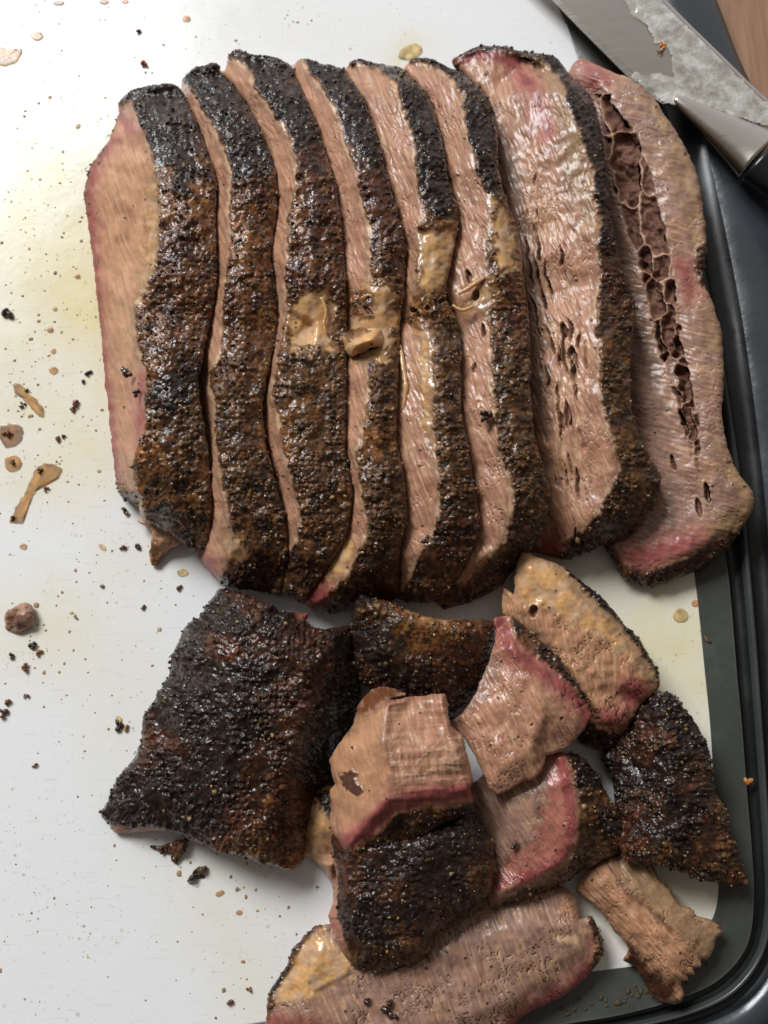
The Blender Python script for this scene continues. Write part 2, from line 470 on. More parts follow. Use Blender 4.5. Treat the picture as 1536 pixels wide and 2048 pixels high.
    ft = mix(np.broadcast_to(C['fat'], mc.shape) * (1 + 0.12 * chunk[..., None]), np.broadcast_to(C['fat_pale'], mc.shape), sst(-0.2, 0.4, fbm(PX, PY, 30, 3, seed + 62)))
    ft = mix(ft, np.broadcast_to(C['amber'] * 1.3, mc.shape), sst(0.05, 0.55, fbm(PX, PY, 24, 4, seed + 64, 0.6)) * 0.38)
    dark = sst(0.55, 0.8, rid2) * sst(0.75, 0.45, g1)
    tan = sst(0.80, 0.88, rid) * sst(0.62, 0.35, f1)
    bc = mix(bc, np.broadcast_to(C['black'], bc.shape), dark * 0.75)
    lum = bc.mean(-1)
    bc = mix(bc, np.broadcast_to(np.array([0.22, 0.110, 0.040]), bc.shape), tan * min(grain, 1) * (0.15 + 0.5 * sst(0.02, 0.06, lum)))
    col = mc * wmeat[..., None] + ft * wf[..., None] + bc * wb[..., None]
    col = mix(col, tint * (1 + 0.15 * chunk[..., None] + 0.1 * fib[..., None]), tw * (1 - wb))
    col = mix(col, np.broadcast_to(C['rose'], col.shape) * (1 + 0.2 * fib[..., None]), halo)
    col = col * (1 - wp[..., None]) + pk * wp[..., None]
    # browned rim where the crust meets the cut
    rim = np.clip(4 * wb * (1 - wb) + (3 * wf * (1 - wf) if base == 'bark' else 0), 0, 1)
    col = mix(col, np.broadcast_to(C['amber'] * 0.6, col.shape), rim * 0.5)
    wet = wmeat * (wetm + 0.12 + 0.12 * chunk) + wf * 0.25 + wb * (0.20 + 0.10 * fbm(PX, PY, 24, 3, seed + 70) + 0.30 * crust)
    # ---- hollows
    for (hx, hy, ra, rb, ang, dep) in holes:
        ca, sa = math.cos(math.radians(ang)), math.sin(math.radians(ang))
        qx = PX + 3 * ww - hx; qy = PY + 3 * fbm(PX, PY, 18, 2, seed + 90) - hy
        e = np.hypot((qx * ca + qy * sa) / ra, (-qx * sa + qy * ca) / rb)
        q = sst(1.0, 0.72, e)
        lip = np.exp(-((e - 1.06) / 0.13) ** 2)
        H = H - dep * q * (0.75 + 0.25 * sst(1, 0, e)) + 0.25 * lip * min(1, dep)
        col = mix(col, np.broadcast_to(C['hole'], col.shape) * (0.8 + 0.6 * np.clip(chunk, -.5, .5)[..., None] + 0.4), q * 0.9)
        col = mix(col, np.broadcast_to(C['fat_pale'], col.shape), lip * 0.45 * (1 - q))
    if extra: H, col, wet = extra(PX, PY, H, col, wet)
    # stray pepper flecks on the cut meat
    fl = worley(PX, PY, 26, seed + 80); fleck = (fl[2] > 0.84) & (fl[0] < 0.03 + 0.6 * (fl[2] - 0.84)); 
    col = mix(col, np.broadcast_to(C['black'], col.shape), fleck * 0.9 * (1 - wb)); H = H + fleck * 0.3 * (1 - wb)
    wob3 = np.clip(dist / 6, 0.35, 1)
    P = P + N0 * (H * wob3 * 0.001)[..., None]
    P[..., 2] = np.maximum(P[..., 2], 0.0006)
    N1 = normals(P)
    # ---- meshes
    loc = np.array([P[use][:, 0].mean(), P[use][:, 1].mean(), 0.0])
    root = empty(name, loc, label, cat, group)
    idx = -np.ones(X.shape, int); idx[use] = np.arange(use.sum())
    Pv = P[use] - loc; Nv = N1[use]; Cv = np.clip(col[use], 0.003, 0.9); Wv = np.clip(wet[use], 0.08, 0.8)
    q = np.stack([idx[:-1, :-1], idx[1:, :-1], idx[1:, 1:], idx[:-1, 1:]], -1)[qc]
    def qa(A): return (A[:-1, :-1] + A[1:, :-1] + A[1:, 1:] + A[:-1, 1:])[qc] / 4
    cb, cf, cp = qa(wb), qa(wf), qa(wp)
    cls = np.where(cb > 0.5, 0, np.where(cf > 0.5, 1, np.where(cp > 0.5, 2, 3)))
    cls, isl = islands(cls, qc)
    # skirt down to whatever carries it
    e = np.concatenate([q[:, [0, 1]], q[:, [1, 2]], q[:, [2, 3]], q[:, [3, 0]]])
    key = {}
    big_n = int(use.sum()) + 1
    h1 = e[:, 0].astype(np.int64) * big_n + e[:, 1]; h2 = e[:, 1].astype(np.int64) * big_n + e[:, 0]
    bd = e[~np.isin(h1, h2)]
    ms = blur(use.astype(float), np.ones(X.shape, bool), 5.0)
    gy, gx = np.gradient(ms); gl = np.hypot(gx, gy) + 1e-9
    GX = (gx / gl)[use]; GY = (gy / gl)[use]; PXv = PX[use]; PYv = PY[use]; Zv = P[use][:, 2]
    bv = np.unique(bd); mp_ = -np.ones(big_n, int); mp_[bv] = np.arange(len(bv))
    rings_p = [Pv[bv]]; rings_n = [Nv[bv]]; rings_c = [Cv[bv]]
    wn = 0.0006 * fbm(PXv[bv], PYv[bv], 14, 3, seed + 95)
    for s, fr in zip(skirt_in, (0.12, 0.4, 0.75, 1.0)):
        zz = Zv[bv] * (1 - fr) + zb * 0.01 * fr
        inw = s * (1 + 0.3 * fbm(PXv[bv], PYv[bv] + fr * 90, 20, 2, seed + 96))
        rings_p.append(unproj(PXv[bv] + GX[bv] * inw, PYv[bv] + GY[bv] * inw, zz) - loc)
        nn = np.stack([-GX[bv], GY[bv], 0 * GX[bv] + (0.35 if fr < 0.2 else 0.0)], -1)
        rings_n.append(nn / (np.linalg.norm(nn, axis=1)[:, None] + 1e-9)); rings_c.append(Cv[bv])
    nb = len(bv); a, b = mp_[bd[:, 0]], mp_[bd[:, 1]]
    SF = np.concatenate([np.stack([b + r * nb, a + r * nb, a + (r + 1) * nb, b + (r + 1) * nb], -1) for r in range(4)])
    SP, SN, SCc = np.concatenate(rings_p), np.concatenate(rings_n), np.concatenate(rings_c)
    names = ['bark', 'fat', 'smoke_ring', 'meat']; mats = [M_BARK, M_FAT, M_MEAT, M_MEAT]
    main_id = int(np.argmax(np.bincount(isl))); main = int(cls[isl == main_id][0])
    for gid in np.unique(isl):
        i = int(cls[isl == gid][0])
        sel = q[isl == gid]
        vs, inv = np.unique(sel, return_inverse=True); F = inv.reshape(-1, 4)
        VP, VN, VC, VW = Pv[vs], Nv[vs], Cv[vs], Wv[vs]
        if gid == main_id:
            F = np.concatenate([F, SF + len(vs)]); VP = np.concatenate([VP, SP]); VN = np.concatenate([VN, SN])
            VC = np.concatenate([VC, SCc]); VW = np.concatenate([VW, np.full(len(SP), 0.35)])
        mesh_obj(names[i], VP, F, mats[i], root, VC, VW, VN)
    # ---- pepper and spice grains bedded in the crust
    cand = np.where(wb[use] > 0.6)[0]
    if len(cand) > 200 and grain > 0:
        n = int(len(cand) * 0.022 * grain)
        dens = (0.25 + rough_zone[use][cand]); dens /= dens.sum()
        pk_ = R.choice(cand, n, replace=False, p=dens)
        rad = R.gamma(4.0, 0.00010, n) + 0.00022
        pal = np.array([(0.012, 0.011, 0.010), (0.02, 0.018, 0.015), (0.05, 0.022, 0.010), (0.13, 0.075, 0.028), (0.24, 0.155, 0.065), (0.09, 0.07, 0.035)])
        lumv = Cv[pk_].mean(1)
        ci = np.where(R.random(n) < np.clip(0.25 + 7 * lumv, 0, 0.7), R.integers(3, 6, n), R.integers(0, 3, n))
        gc = pal[ci] * R.uniform(0.7, 1.3, (n, 1))
        ec = cand[dist[use][cand] < 9]                                        # coarser crust along the broken edges
        if len(ec) > 60:
            m = len(ec) // 50; ek = R.choice(ec, m, replace=False)
            pk_ = np.concatenate([pk_, ek]); rad = np.concatenate([rad, R.uniform(0.0003, 0.0009, m)])
            gc = np.concatenate([gc, np.clip(Cv[ek] * R.uniform(0.4, 1.6, (m, 1)), 0.008, 0.2)])
        GVv, GF, GC = grains(Pv[pk_], Nv[pk_], rad, gc, R)
        mesh_obj('pepper_grains', GVv, GF, M_BARK, root, GC, np.full(len(GVv), 0.28), kind='stuff')
    return root

# ------------------------------------------------------------------ the setting
def polyline_world(pts, z=0.0):
    return np.array([unproj(x, y, z) for x, y in pts])

def catmull(P, k=8, closed=False):
    P = np.asarray(P, float); n = len(P); out = []
    for i in range(n - 1):
        p0 = P[max(i - 1, 0)]; p1 = P[i]; p2 = P[i + 1]; p3 = P[min(i + 2, n - 1)]
        for j in range(k):
            t = j / k
            out.append(0.5 * ((2 * p1) + (-p0 + p2) * t + (2 * p0 - 5 * p1 + 4 * p2 - p3) * t * t + (-p0 + 3 * p1 - 3 * p2 + p3) * t ** 3))
    out.append(P[-1]); return np.array(out)

def plastic(name, col, rough, nscale=300, bump=0.00003, var=0.1):
    m, t, b = principled(name)
    co = N(t, 'ShaderNodeTexCoord'); n = N(t, 'ShaderNodeTexNoise', Scale=nscale, Detail=5.0)
    t.links.new(co.outputs['Object'], n.inputs['Vector'])
    n2 = N(t, 'ShaderNodeTexNoise', Scale=22.0, Detail=6.0, Roughness=0.7)
    t.links.new(co.outputs['Object'], n2.inputs['Vector'])
    r = N(t, 'ShaderNodeMapRange'); r.inputs[1].default_value = 0.35; r.inputs[2].default_value = 0.7
    r.inputs[3].default_value = rough * 0.6; r.inputs[4].default_value = min(1, rough * 1.5)
    t.links.new(n2.outputs[0], r.inputs[0]); t.links.new(r.outputs[0], b.inputs['Roughness'])
    c = N(t, 'ShaderNodeValToRGB')
    c.color_ramp.elements[0].position = 0.3; c.color_ramp.elements[1].position = 0.7
    c.color_ramp.elements[0].color = (*[x * (1 - var) for x in col], 1); c.color_ramp.elements[1].color = (*[min(1, x * (1 + var)) for x in col], 1)
    t.links.new(n2.outputs[0], c.inputs[0]); t.links.new(c.outputs[0], b.inputs['Base Color'])
    bp = N(t, 'ShaderNodeBump', Strength=1.0, Distance=bump)
    t.links.new(n.outputs[0], bp.inputs['Height']); t.links.new(bp.outputs[0], b.inputs['Normal'])
    return m

def board_white():
    m, t, b = principled('white_board_plastic')
    co = N(t, 'ShaderNodeTexCoord'); at = N(t, 'ShaderNodeAttribute', attribute_name='grease')
    L = t.links.new
    base = (0.82, 0.82, 0.82, 1)
    def mixc(a, bcol, fac):
        n = N(t, 'ShaderNodeMix', data_type='RGBA')
        if isinstance(a, tuple): n.inputs[6].default_value = a
        else: L(a, n.inputs[6])
        n.inputs[7].default_value = bcol
        L(fac, n.inputs[0]); return n.outputs[2]
    def noise(scale, det=5.0, rough=0.6, dist=0.0):
        n = N(t, 'ShaderNodeTexNoise', Scale=scale, Detail=det, Roughness=rough, Distortion=dist)
        L(co.outputs['Object'], n.inputs['Vector']); return n.outputs[0]
    def rng_(x, a, c, lo=0.0, hi=1.0):
        n = N(t, 'ShaderNodeMapRange'); n.inputs[1].default_value = a; n.inputs[2].default_value = c
        n.inputs[3].default_value = lo; n.inputs[4].default_value = hi; L(x, n.inputs[0]); return n.outputs[0]
    def mul(a, c):
        n = N(t, 'ShaderNodeMath', operation='MULTIPLY', use_clamp=True)
        for i, v in enumerate((a, c)):
            if isinstance(v, float): n.inputs[i].default_value = v
            else: L(v, n.inputs[i])
        return n.outputs[0]
    g = at.outputs['Fac']
    film = mul(g, rng_(noise(14, 7, 0.65), 0.3, 0.7, 0.35, 1.25))
    c = mixc(base, (0.75, 0.65, 0.34, 1), film)
    # fine spatter of fat, denser where the board is greasy
    for sc, th, colr, k in ((230, 0.13, (0.46, 0.31, 0.12, 1), 0.7), (520, 0.16, (0.42, 0.27, 0.10, 1), 0.6), (110, 0.085, (0.40, 0.23, 0.08, 1), 0.6)):
        v = N(t, 'ShaderNodeTexVoronoi', Scale=float(sc)); L(co.outputs['Object'], v.inputs['Vector'])
        dot = rng_(v.outputs['Distance'], th, th * 1.5, 1.0, 0.0)
        sepc = N(t, 'ShaderNodeSeparateColor'); L(v.outputs['Color'], sepc.inputs[0])
        pick = rng_(sepc.outputs[0], 0.72, 0.80)
        c = mixc(c, colr, mul(mul(mul(dot, pick), rng_(noise(16, 4), 0.45, 0.62)), k))
    scr = N(t, 'ShaderNodeMapping'); scr.inputs['Scale'].default_value = (1, 14, 1); scr.inputs['Rotation'].default_value = (0, 0, 0.9)
    L(co.outputs['Object'], scr.inputs[0])
    sn = N(t, 'ShaderNodeTexNoise', Scale=60.0, Detail=2.0); L(scr.outputs[0], sn.inputs['Vector'])
    c = mixc(c, (0.60, 0.56, 0.47, 1), mul(rng_(sn.outputs[0], 0.62, 0.74), 0.35))
    L(c, b.inputs['Base Color'])
    L(rng_(noise(20, 6, 0.65), 0.3, 0.7, 0.12, 0.30), b.inputs['Roughness'])
    b.inputs['Specular IOR Level'].default_value = 0.32
    bp = N(t, 'ShaderNodeBump', Strength=1.0, Distance=0.00018)
    L(noise(60, 6, 0.6), bp.inputs['Height']); L(bp.outputs[0], b.inputs['Normal'])
    return m

# grease pools lying on the board: (x, y, rx, ry, amount)
POOLS = [(90,430,170,330,.75),(60,860,140,150,.6),(200,640,80,320,.6),(30,130,70,120,.35),(820,100,60,40,.5),(70,1270,120,110,.45),(1330,1330,160,190,.8),(1370,1240,60,60,.4),
         (1160,1180,180,60,.35),(400,1720,130,60,.22),(480,1850,120,90,.28),(250,1400,90,200,.22),(1320,1800,140,80,.45),(1200,1880,80,90,.3),(260,1120,90,60,.25),(520,1990,90,80,.25),(470,60,300,60,.12)]

def in_frame_grid(poly, step=9, z=0.0):
    """flat sheet with the given outline (picture points at height z), meshed finely enough to carry grease amounts"""
    P = np.asarray(poly, float)
    x0, y0 = P.min(0); x1, y1 = P.max(0)
    X, Y = np.meshgrid(np.arange(x0 - step, x1 + 2 * step, step), np.arange(y0 - step, y1 + 2 * step, step))
    d, nx, ny = seg_dist(X, Y, P); ins = inside(X, Y, P)
    qc = inside(X[:-1, :-1] + step / 2, Y[:-1, :-1] + step / 2, P)
    use = np.zeros(X.shape, bool)
    for a in (0, 1):
        for b in (0, 1): use[a:a + qc.shape[0], b:b + qc.shape[1]] |= qc
    sn = use & ~ins
    PX = np.where(sn, nx, X); PY = np.where(sn, ny, Y)
    idx = -np.ones(X.shape, int); idx[use] = np.arange(use.sum())
    q = np.stack([idx[:-1, :-1], idx[1:, :-1], idx[1:, 1:], idx[:-1, 1:]], -1)[qc]
    return unproj(PX[use], PY[use], z), q, PX[use], PY[use]

# the right and lower edge of the white panel, and the lines of the rim outside it (picture points at board level)
EDGE_WHITE = [(1090,-60),(1110,0),(1135,60),(1168,160),(1215,330),(1262,520),(1310,740),(1352,960),(1382,1100),(1398,1230),(1410,1350),(1420,1450),(1428,1580),(1434,1700),(1436,1790),(1418,1850),(1375,1895),(1310,1925),(1206,1940),(1000,1970),(760,2005),(530,2042),(300,2076),(0,2120),(-300,2165)]
EDGE_STRIP = [(1190,-60),(1212,0),(1240,70),(1275,180),(1318,340),(1358,500),(1396,700),(1426,900),(1448,1090),(1460,1200),(1472,1345),(1482,1450),(1492,1580),(1502,1700),(1506,1800),(1492,1890),(1440,1955),(1360,1995),(1240,2028),(1132,2046),(960,2076),(700,2114),(420,2156),(0,2215),(-300,2258)]
EDGE_LIP = [(1232,-60),(1254,0),(1284,80),(1318,190),(1352,330),(1392,480),(1428,640),(1456,800),(1482,980),(1496,1120),(1510,1280),(1520,1420),(1530,1560),(1538,1700),(1541,1810),(1524,1905),(1470,1980),(1385,2024),(1260,2056),(1140,2076),(960,2106),(700,2144),(420,2186),(0,2246),(-300,2290)]
EDGE_OUT = [(1410,-60),(1440,0),(1478,100),(1520,200),(1545,330),(1566,480),(1586,640),(1600,800),(1612,980),(1620,1120),(1626,1280),(1632,1420),(1638,1560),(1642,1700),(1640,1840),(1610,1960),(1545,2050),(1445,2100),(1300,2132),(1150,2152),(960,2182),(700,2220),(420,2262),(0,2322),(-300,2366)]

board = empty('cutting_board', (0, 0, 0), 'white plastic cutting board with dark grey rim and juice groove carrying all the sliced meat', 'cutting board')
BZ = 0.0
V, F, px, py = in_frame_grid([(-300, -60)] + [tuple(p) for p in catmull([(a[0] * .8 + b_[0] * .2, a[1] * .8 + b_[1] * .2) for a, b_ in zip(EDGE_WHITE, EDGE_STRIP)], 6)], 9)
gr = np.zeros(len(V))
for (x, y, rx, ry, a) in POOLS:
    wx = px + 30 * fbm(px, py, 90, 4, 3); wy = py + 30 * fbm(px, py, 90, 4, 4)
    e = np.hypot((wx - x) / rx, (wy - y) / ry)
    gr = 1 - (1 - gr) * (1 - a * sst(1.7, 0.2, e))
M_WHITE = board_white()
wp_ = mesh_obj('white_panel', V, F, M_WHITE, board)
a = wp_.data.attributes.new('grease', 'FLOAT', 'POINT'); a.data.foreach_set('value', gr.astype(np.float32))

M_RIM = plastic('grey_green_rim', (0.050, 0.054, 0.046), 0.28, var=0.15, bump=0.00008)
M_DARK = plastic('dark_groove', (0.012, 0.013, 0.014), 0.35)
M_LIP = plastic('grey_lip', (0.045, 0.047, 0.047), 0.32)
M_OUT = plastic('slate_outer_rim', (0.045, 0.050, 0.058), 0.24, bump=0.0001)

def sweep(name, mat, stations, parent):
    """stations: list of (edge line, z in metres); strips between them make one surface"""
    rows = []
    for ed, z in stations:
        rows.append(unproj(*catmull(ed, 6).T, 0.0) + np.array([0, 0, z]))
    rows = np.array(rows); n = rows.shape[1]
    V = rows.reshape(-1, 3)
    F = np.array([(r * n + i, (r + 1) * n + i, (r + 1) * n + i + 1, r * n + i + 1) for r in range(len(stations) - 1) for i in range(n - 1)])
    return mesh_obj(name, V, F, mat, parent)

def lerp_edge(a, b, t):
    return [(p[0] * (1 - t) + q[0] * t, p[1] * (1 - t) + q[1] * t) for p, q in zip(a, b)]
ES, EL, EO = EDGE_STRIP, EDGE_LIP, EDGE_OUT
sweep('rim_strip', M_RIM, [(EDGE_WHITE, 0.0002), (lerp_edge(EDGE_WHITE, ES, 0.02), 0.0006), (lerp_edge(EDGE_WHITE, ES, 0.93), 0.0006), (ES, 0.0012)], board)
sweep('juice_groove', M_DARK, [(ES, 0.0012), (lerp_edge(ES, EL, 0.12), -0.0045), (lerp_edge(ES, EL, 0.55), -0.005), (lerp_edge(ES, EL, 0.72), -0.001)], board)
sweep('raised_lip', M_LIP, [(lerp_edge(ES, EL, 0.72), -0.001), (lerp_edge(ES, EL, 0.8), 0.0018), (lerp_edge(ES, EL, 0.92), 0.0026), (EL, 0.0018), (lerp_edge(EL, EO, 0.04), -0.003)], board)
sweep('outer_groove', M_DARK, [(lerp_edge(EL, EO, 0.04), -0.003), (lerp_edge(EL, EO, 0.10), -0.006), (lerp_edge(EL, EO, 0.30), -0.006), (lerp_edge(EL, EO, 0.38), -0.002)], board)
sweep('outer_rim', M_OUT, [(lerp_edge(EL, EO, 0.38), -0.002), (lerp_edge(EL, EO, 0.48), 0.0006), (lerp_edge(EL, EO, 0.6), 0.0012), (lerp_edge(EL, EO, 0.9), 0.0005), (EO, -0.003), (EO, -0.016)], board)

# the wooden worktop the board lies on
wm, t, b = principled('worktop_wood')
co = N(t, 'ShaderNodeTexCoord'); mp = N(t, 'ShaderNodeMapping'); mp.inputs['Scale'].default_value = (14, 1.2, 1); mp.inputs['Rotation'].default_value = (0, 0, 0.25)
t.links.new(co.outputs['Object'], mp.inputs[0])
n = N(t, 'ShaderNodeTexNoise', Scale=9.0, Detail=7.0, Roughness=0.6, Distortion=0.6); t.links.new(mp.outputs[0], n.inputs['Vector'])
cr = N(t, 'ShaderNodeValToRGB'); cr.color_ramp.elements[0].position = 0.3; cr.color_ramp.elements[1].position = 0.75
cr.color_ramp.elements[0].color = (0.20, 0.105, 0.060, 1); cr.color_ramp.elements[1].color = (0.42, 0.25, 0.16, 1)
t.links.new(n.outputs[0], cr.inputs[0]); t.links.new(cr.outputs[0], b.inputs['Base Color']); b.inputs['Roughness'].default_value = 0.45
top = mesh_obj('worktop', [(-0.9, -0.9, -0.017), (0.9, -0.9, -0.017), (0.9, 0.9, -0.017), (-0.9, 0.9, -0.017)], [(0, 1, 2, 3)], wm, smooth=False, kind='structure')

# ------------------------------------------------------------------ the knife
def knife():
    steel, t, b = principled('polished_steel')
    b.inputs['Metallic'].default_value = 1.0; b.inputs['Base Color'].default_value = (0.66, 0.62, 0.56, 1)
    co = N(t, 'ShaderNodeTexCoord'); mp = N(t, 'ShaderNodeMapping'); mp.inputs['Rotation'].default_value = (0, 0, 0.8); mp.inputs['Scale'].default_value = (1, 30, 1)
    t.links.new(co.outputs['Object'], mp.inputs[0]); n = N(t, 'ShaderNodeTexNoise', Scale=60.0, Detail=4.0); t.links.new(mp.outputs[0], n.inputs['Vector'])
    r = N(t, 'ShaderNodeMapRange'); r.inputs[3].default_value = 0.14; r.inputs[4].default_value = 0.30
    t.links.new(n.outputs[0], r.inputs[0]); t.links.new(r.outputs[0], b.inputs['Roughness'])
    handle_m = plastic('black_handle', (0.010, 0.010, 0.012), 0.25)
    root = empty('kitchen_knife', tuple(unproj(1400, 200, 0.02)), 'steel kitchen knife smeared with fat, black handle, resting across the top right rim', 'knife')
    loc = unproj(1400, 200, 0.02)
    # blade: edge line and spine line in the picture, with heights
    zb_, zs = 0.012, 0.017
    ed = [(1010,-90,zb_),(1104,0,zb_),(1160,58,zb_),(1216,114,zb_),(1262,160,zb_),(1300,192,zb_),(1326,208,zb_ + .001)]
    be = [(1026,-90,zb_+.001),(1120,0,zb_+.001),(1178,58,zb_+.001),(1232,110,zb_+.001),(1276,152,zb_+.001),(1312,182,zb_+.0013),(1340,206,zb_+.002)]
    sp = [(1228,-90,zs),(1326,0,zs),(1386,60,zs),(1440,112,zs),(1490,162,zs),(1545,214,zs),(1600,262,zs)]
    rows = [np.array([unproj(*p) for p in r]) for r in (ed, be)]
    for k in (0.33, 0.66, 1.0):
        rows.append(np.array([unproj(a_[0] * (1 - k) + c_[0] * k, a_[1] * (1 - k) + c_[1] * k, a_[2] * (1 - k) + c_[2] * k + 0.0004 * math.sin(k * 3.1)) for a_, c_ in zip(be, sp)]))
    rows.append(rows[-1] + np.array([0.0012, 0.0010, -0.0005]))
    rows.append(rows[-1] + np.array([0.0002, 0.0002, -0.0022]))
    rows.append(rows[0] + np.array([0.0003, 0.0003, -0.0004]))
    R_ = np.array(rows); k, n, _ = R_.shape
    V = R_.reshape(-1, 3) - loc
    F = [(r * n + i, (r + 1) * n + i, (r + 1) * n + i + 1, r * n + i + 1) for r in range(k) for i in range(n - 1) if r < k - 1] + [((k - 1) * n + i, i, i + 1, (k - 1) * n + i + 1) for i in range(n - 1)]
    bl = mesh_obj('blade', V, F, steel, root, smooth=False)
    # bolster and handle: round bars along the same line, swelling from the heel
    ax = np.array([unproj(1336, 214, 0.014), unproj(1400, 272, 0.014), unproj(1470, 332, 0.015), unproj(1524, 376, 0.016), unproj(1600, 440, 0.016), unproj(1760, 570, 0.016)])
    ax2 = catmull(np.array([unproj(1350, 196, 0.0145), unproj(1425, 246, 0.0145), unproj(1500, 298, 0.0145), unproj(1560, 346, 0.0150), unproj(1660, 432, 0.0150), unproj(1800, 556, 0.0150)]), 10)
    dirv = ax2[-1] - ax2[0]; dirv /= np.linalg.norm(dirv); side = np.cross([0, 0, 1], dirv); side /= np.linalg.norm(side)
    def tube(name, i0, i1, w, h, mat):
        rows = []
        for i in range(i0, i1 + 1):
            c = ax2[i]; wi = w[0] + (w[1] - w[0]) * (i - i0) / (i1 - i0); hi = h[0] + (h[1] - h[0]) * (i - i0) / (i1 - i0)
            sh = shift(i)
            for a_ in range(28):
                an = a_ / 28 * 6.2832
                ca, sa = math.cos(an), math.sin(an)
                rows.append(c + sh + side * wi * math.copysign(abs(ca) ** 0.8, ca) + np.array([0, 0, 1]) * hi * math.copysign(abs(sa) ** 0.9, sa))
        V = np.array(rows) - loc; F = [(r * 28 + a_, r * 28 + (a_ + 1) % 28, (r + 1) * 28 + (a_ + 1) % 28, (r + 1) * 28 + a_) for r in range(i1 - i0) for a_ in range(28)]
        F.append(tuple(range(27, -1, -1))); F.append(tuple((i1 - i0) * 28 + a_ for a_ in range(28)))
        return mesh_obj(name, V, F, mat, root)
    def shift(i): return np.zeros(3)
    tube('bolster', 0, 23, (0.0020, 0.0165), (0.0015, 0.0095), steel)
    tube('handle', 24, 50, (0.0160, 0.0150), (0.0100, 0.0105), handle_m)
    # the smear of whitish fat on the side of the blade
    sm, t, b = principled('wet_fat_smear')
    co_s = N(t, 'ShaderNodeTexCoord')
    b.inputs['Base Color'].default_value = (0.80, 0.78, 0.72, 1); b.inputs['Roughness'].default_value = 0.18; b.inputs['Specular IOR Level'].default_value = 1.0
    b.inputs['Metallic'].default_value = 0.3
    n2 = N(t, 'ShaderNodeTexNoise', Scale=70.0, Detail=5.0, Roughness=0.7); t.links.new(co_s.outputs['Object'], n2.inputs['Vector'])
    al = N(t, 'ShaderNodeMapRange'); al.inputs[1].default_value = 0.35; al.inputs[2].default_value = 0.6; al.inputs[3].default_value = 0.10; al.inputs[4].default_value = 0.85
    t.links.new(n2.outputs[0], al.inputs[0]); t.links.new(al.outputs[0], b.inputs['Alpha'])
    co = N(t, 'ShaderNodeTexCoord'); n1 = N(t, 'ShaderNodeTexNoise', Scale=150.0, Detail=4.0, Roughness=0.55, Distortion=0.8); t.links.new(co.outputs['Object'], n1.inputs['Vector'])
    bp = N(t, 'ShaderNodeBump', Strength=1.0, Distance=0.0007); t.links.new(n1.outputs[0], bp.inputs['Height']); t.links.new(bp.outputs[0], b.inputs['Normal'])
    out = [(1236,-40),(1250,4),(1266,30),(1296,54),(1310,84),(1336,96),(1345,118),(1346,140),(1350,155),(1334,150),(1308,146),(1296,150),(1270,144),(1262,152),(1300,186),(1330,206),(1360,210),(1420,214),(1480,236),(1530,250),(1560,246),(1540,214),(1490,166),(1440,116),(1386,64),(1322,0),(1300,-40)]
    J = jag(out, 6, 5, 77)
    X, Y = np.meshgrid(np.arange(1216, 1572, 4.0), np.arange(-50, 270, 4.0))
    qc = inside(X[:-1, :-1] + 2, Y[:-1, :-1] + 2, J); ins = inside(X, Y, J); dd, nx, ny = seg_dist(X, Y, J)
    use = np.zeros(X.shape, bool)
    for a_ in (0, 1):
        for b_ in (0, 1): use[a_:a_ + qc.shape[0], b_:b_ + qc.shape[1]] |= qc
    PX = np.where(use & ~ins, nx, X); PY = np.where(use & ~ins, ny, Y); dd = np.where(ins, dd, 0)
    dperp = ((PX - 1104) * 0.70 - (PY - 0) * 0.714)                       # distance from the edge line towards the spine
    zz = zb_ + 0.0009 + (zs - zb_) * np.clip(dperp / 158, 0, 1) + 0.0006 + np.minimum(dd / 14, 1) * (0.0003 + 0.0004 * fbm(X, Y, 30, 3, 5))
    idx = -np.ones(X.shape, int); idx[use] = np.arange(use.sum())
    q = np.stack([idx[:-1, :-1], idx[1:, :-1], idx[1:, 1:], idx[:-1, 1:]], -1)[qc]
    mesh_obj('fat_smear', unproj(PX[use], PY[use], zz[use]) - loc, q, sm, root, kind='stuff')
knife()

# ------------------------------------------------------------------ the row of slices
def resample(P, n):
    P = np.asarray(P, float); d = np.r_[0, np.cumsum(np.hypot(*np.diff(P[:, :2], axis=0).T))]
    t = np.linspace(0, d[-1], n)
    return np.stack([np.interp(t, d, P[:, i]) for i in range(P.shape[1])], -1)

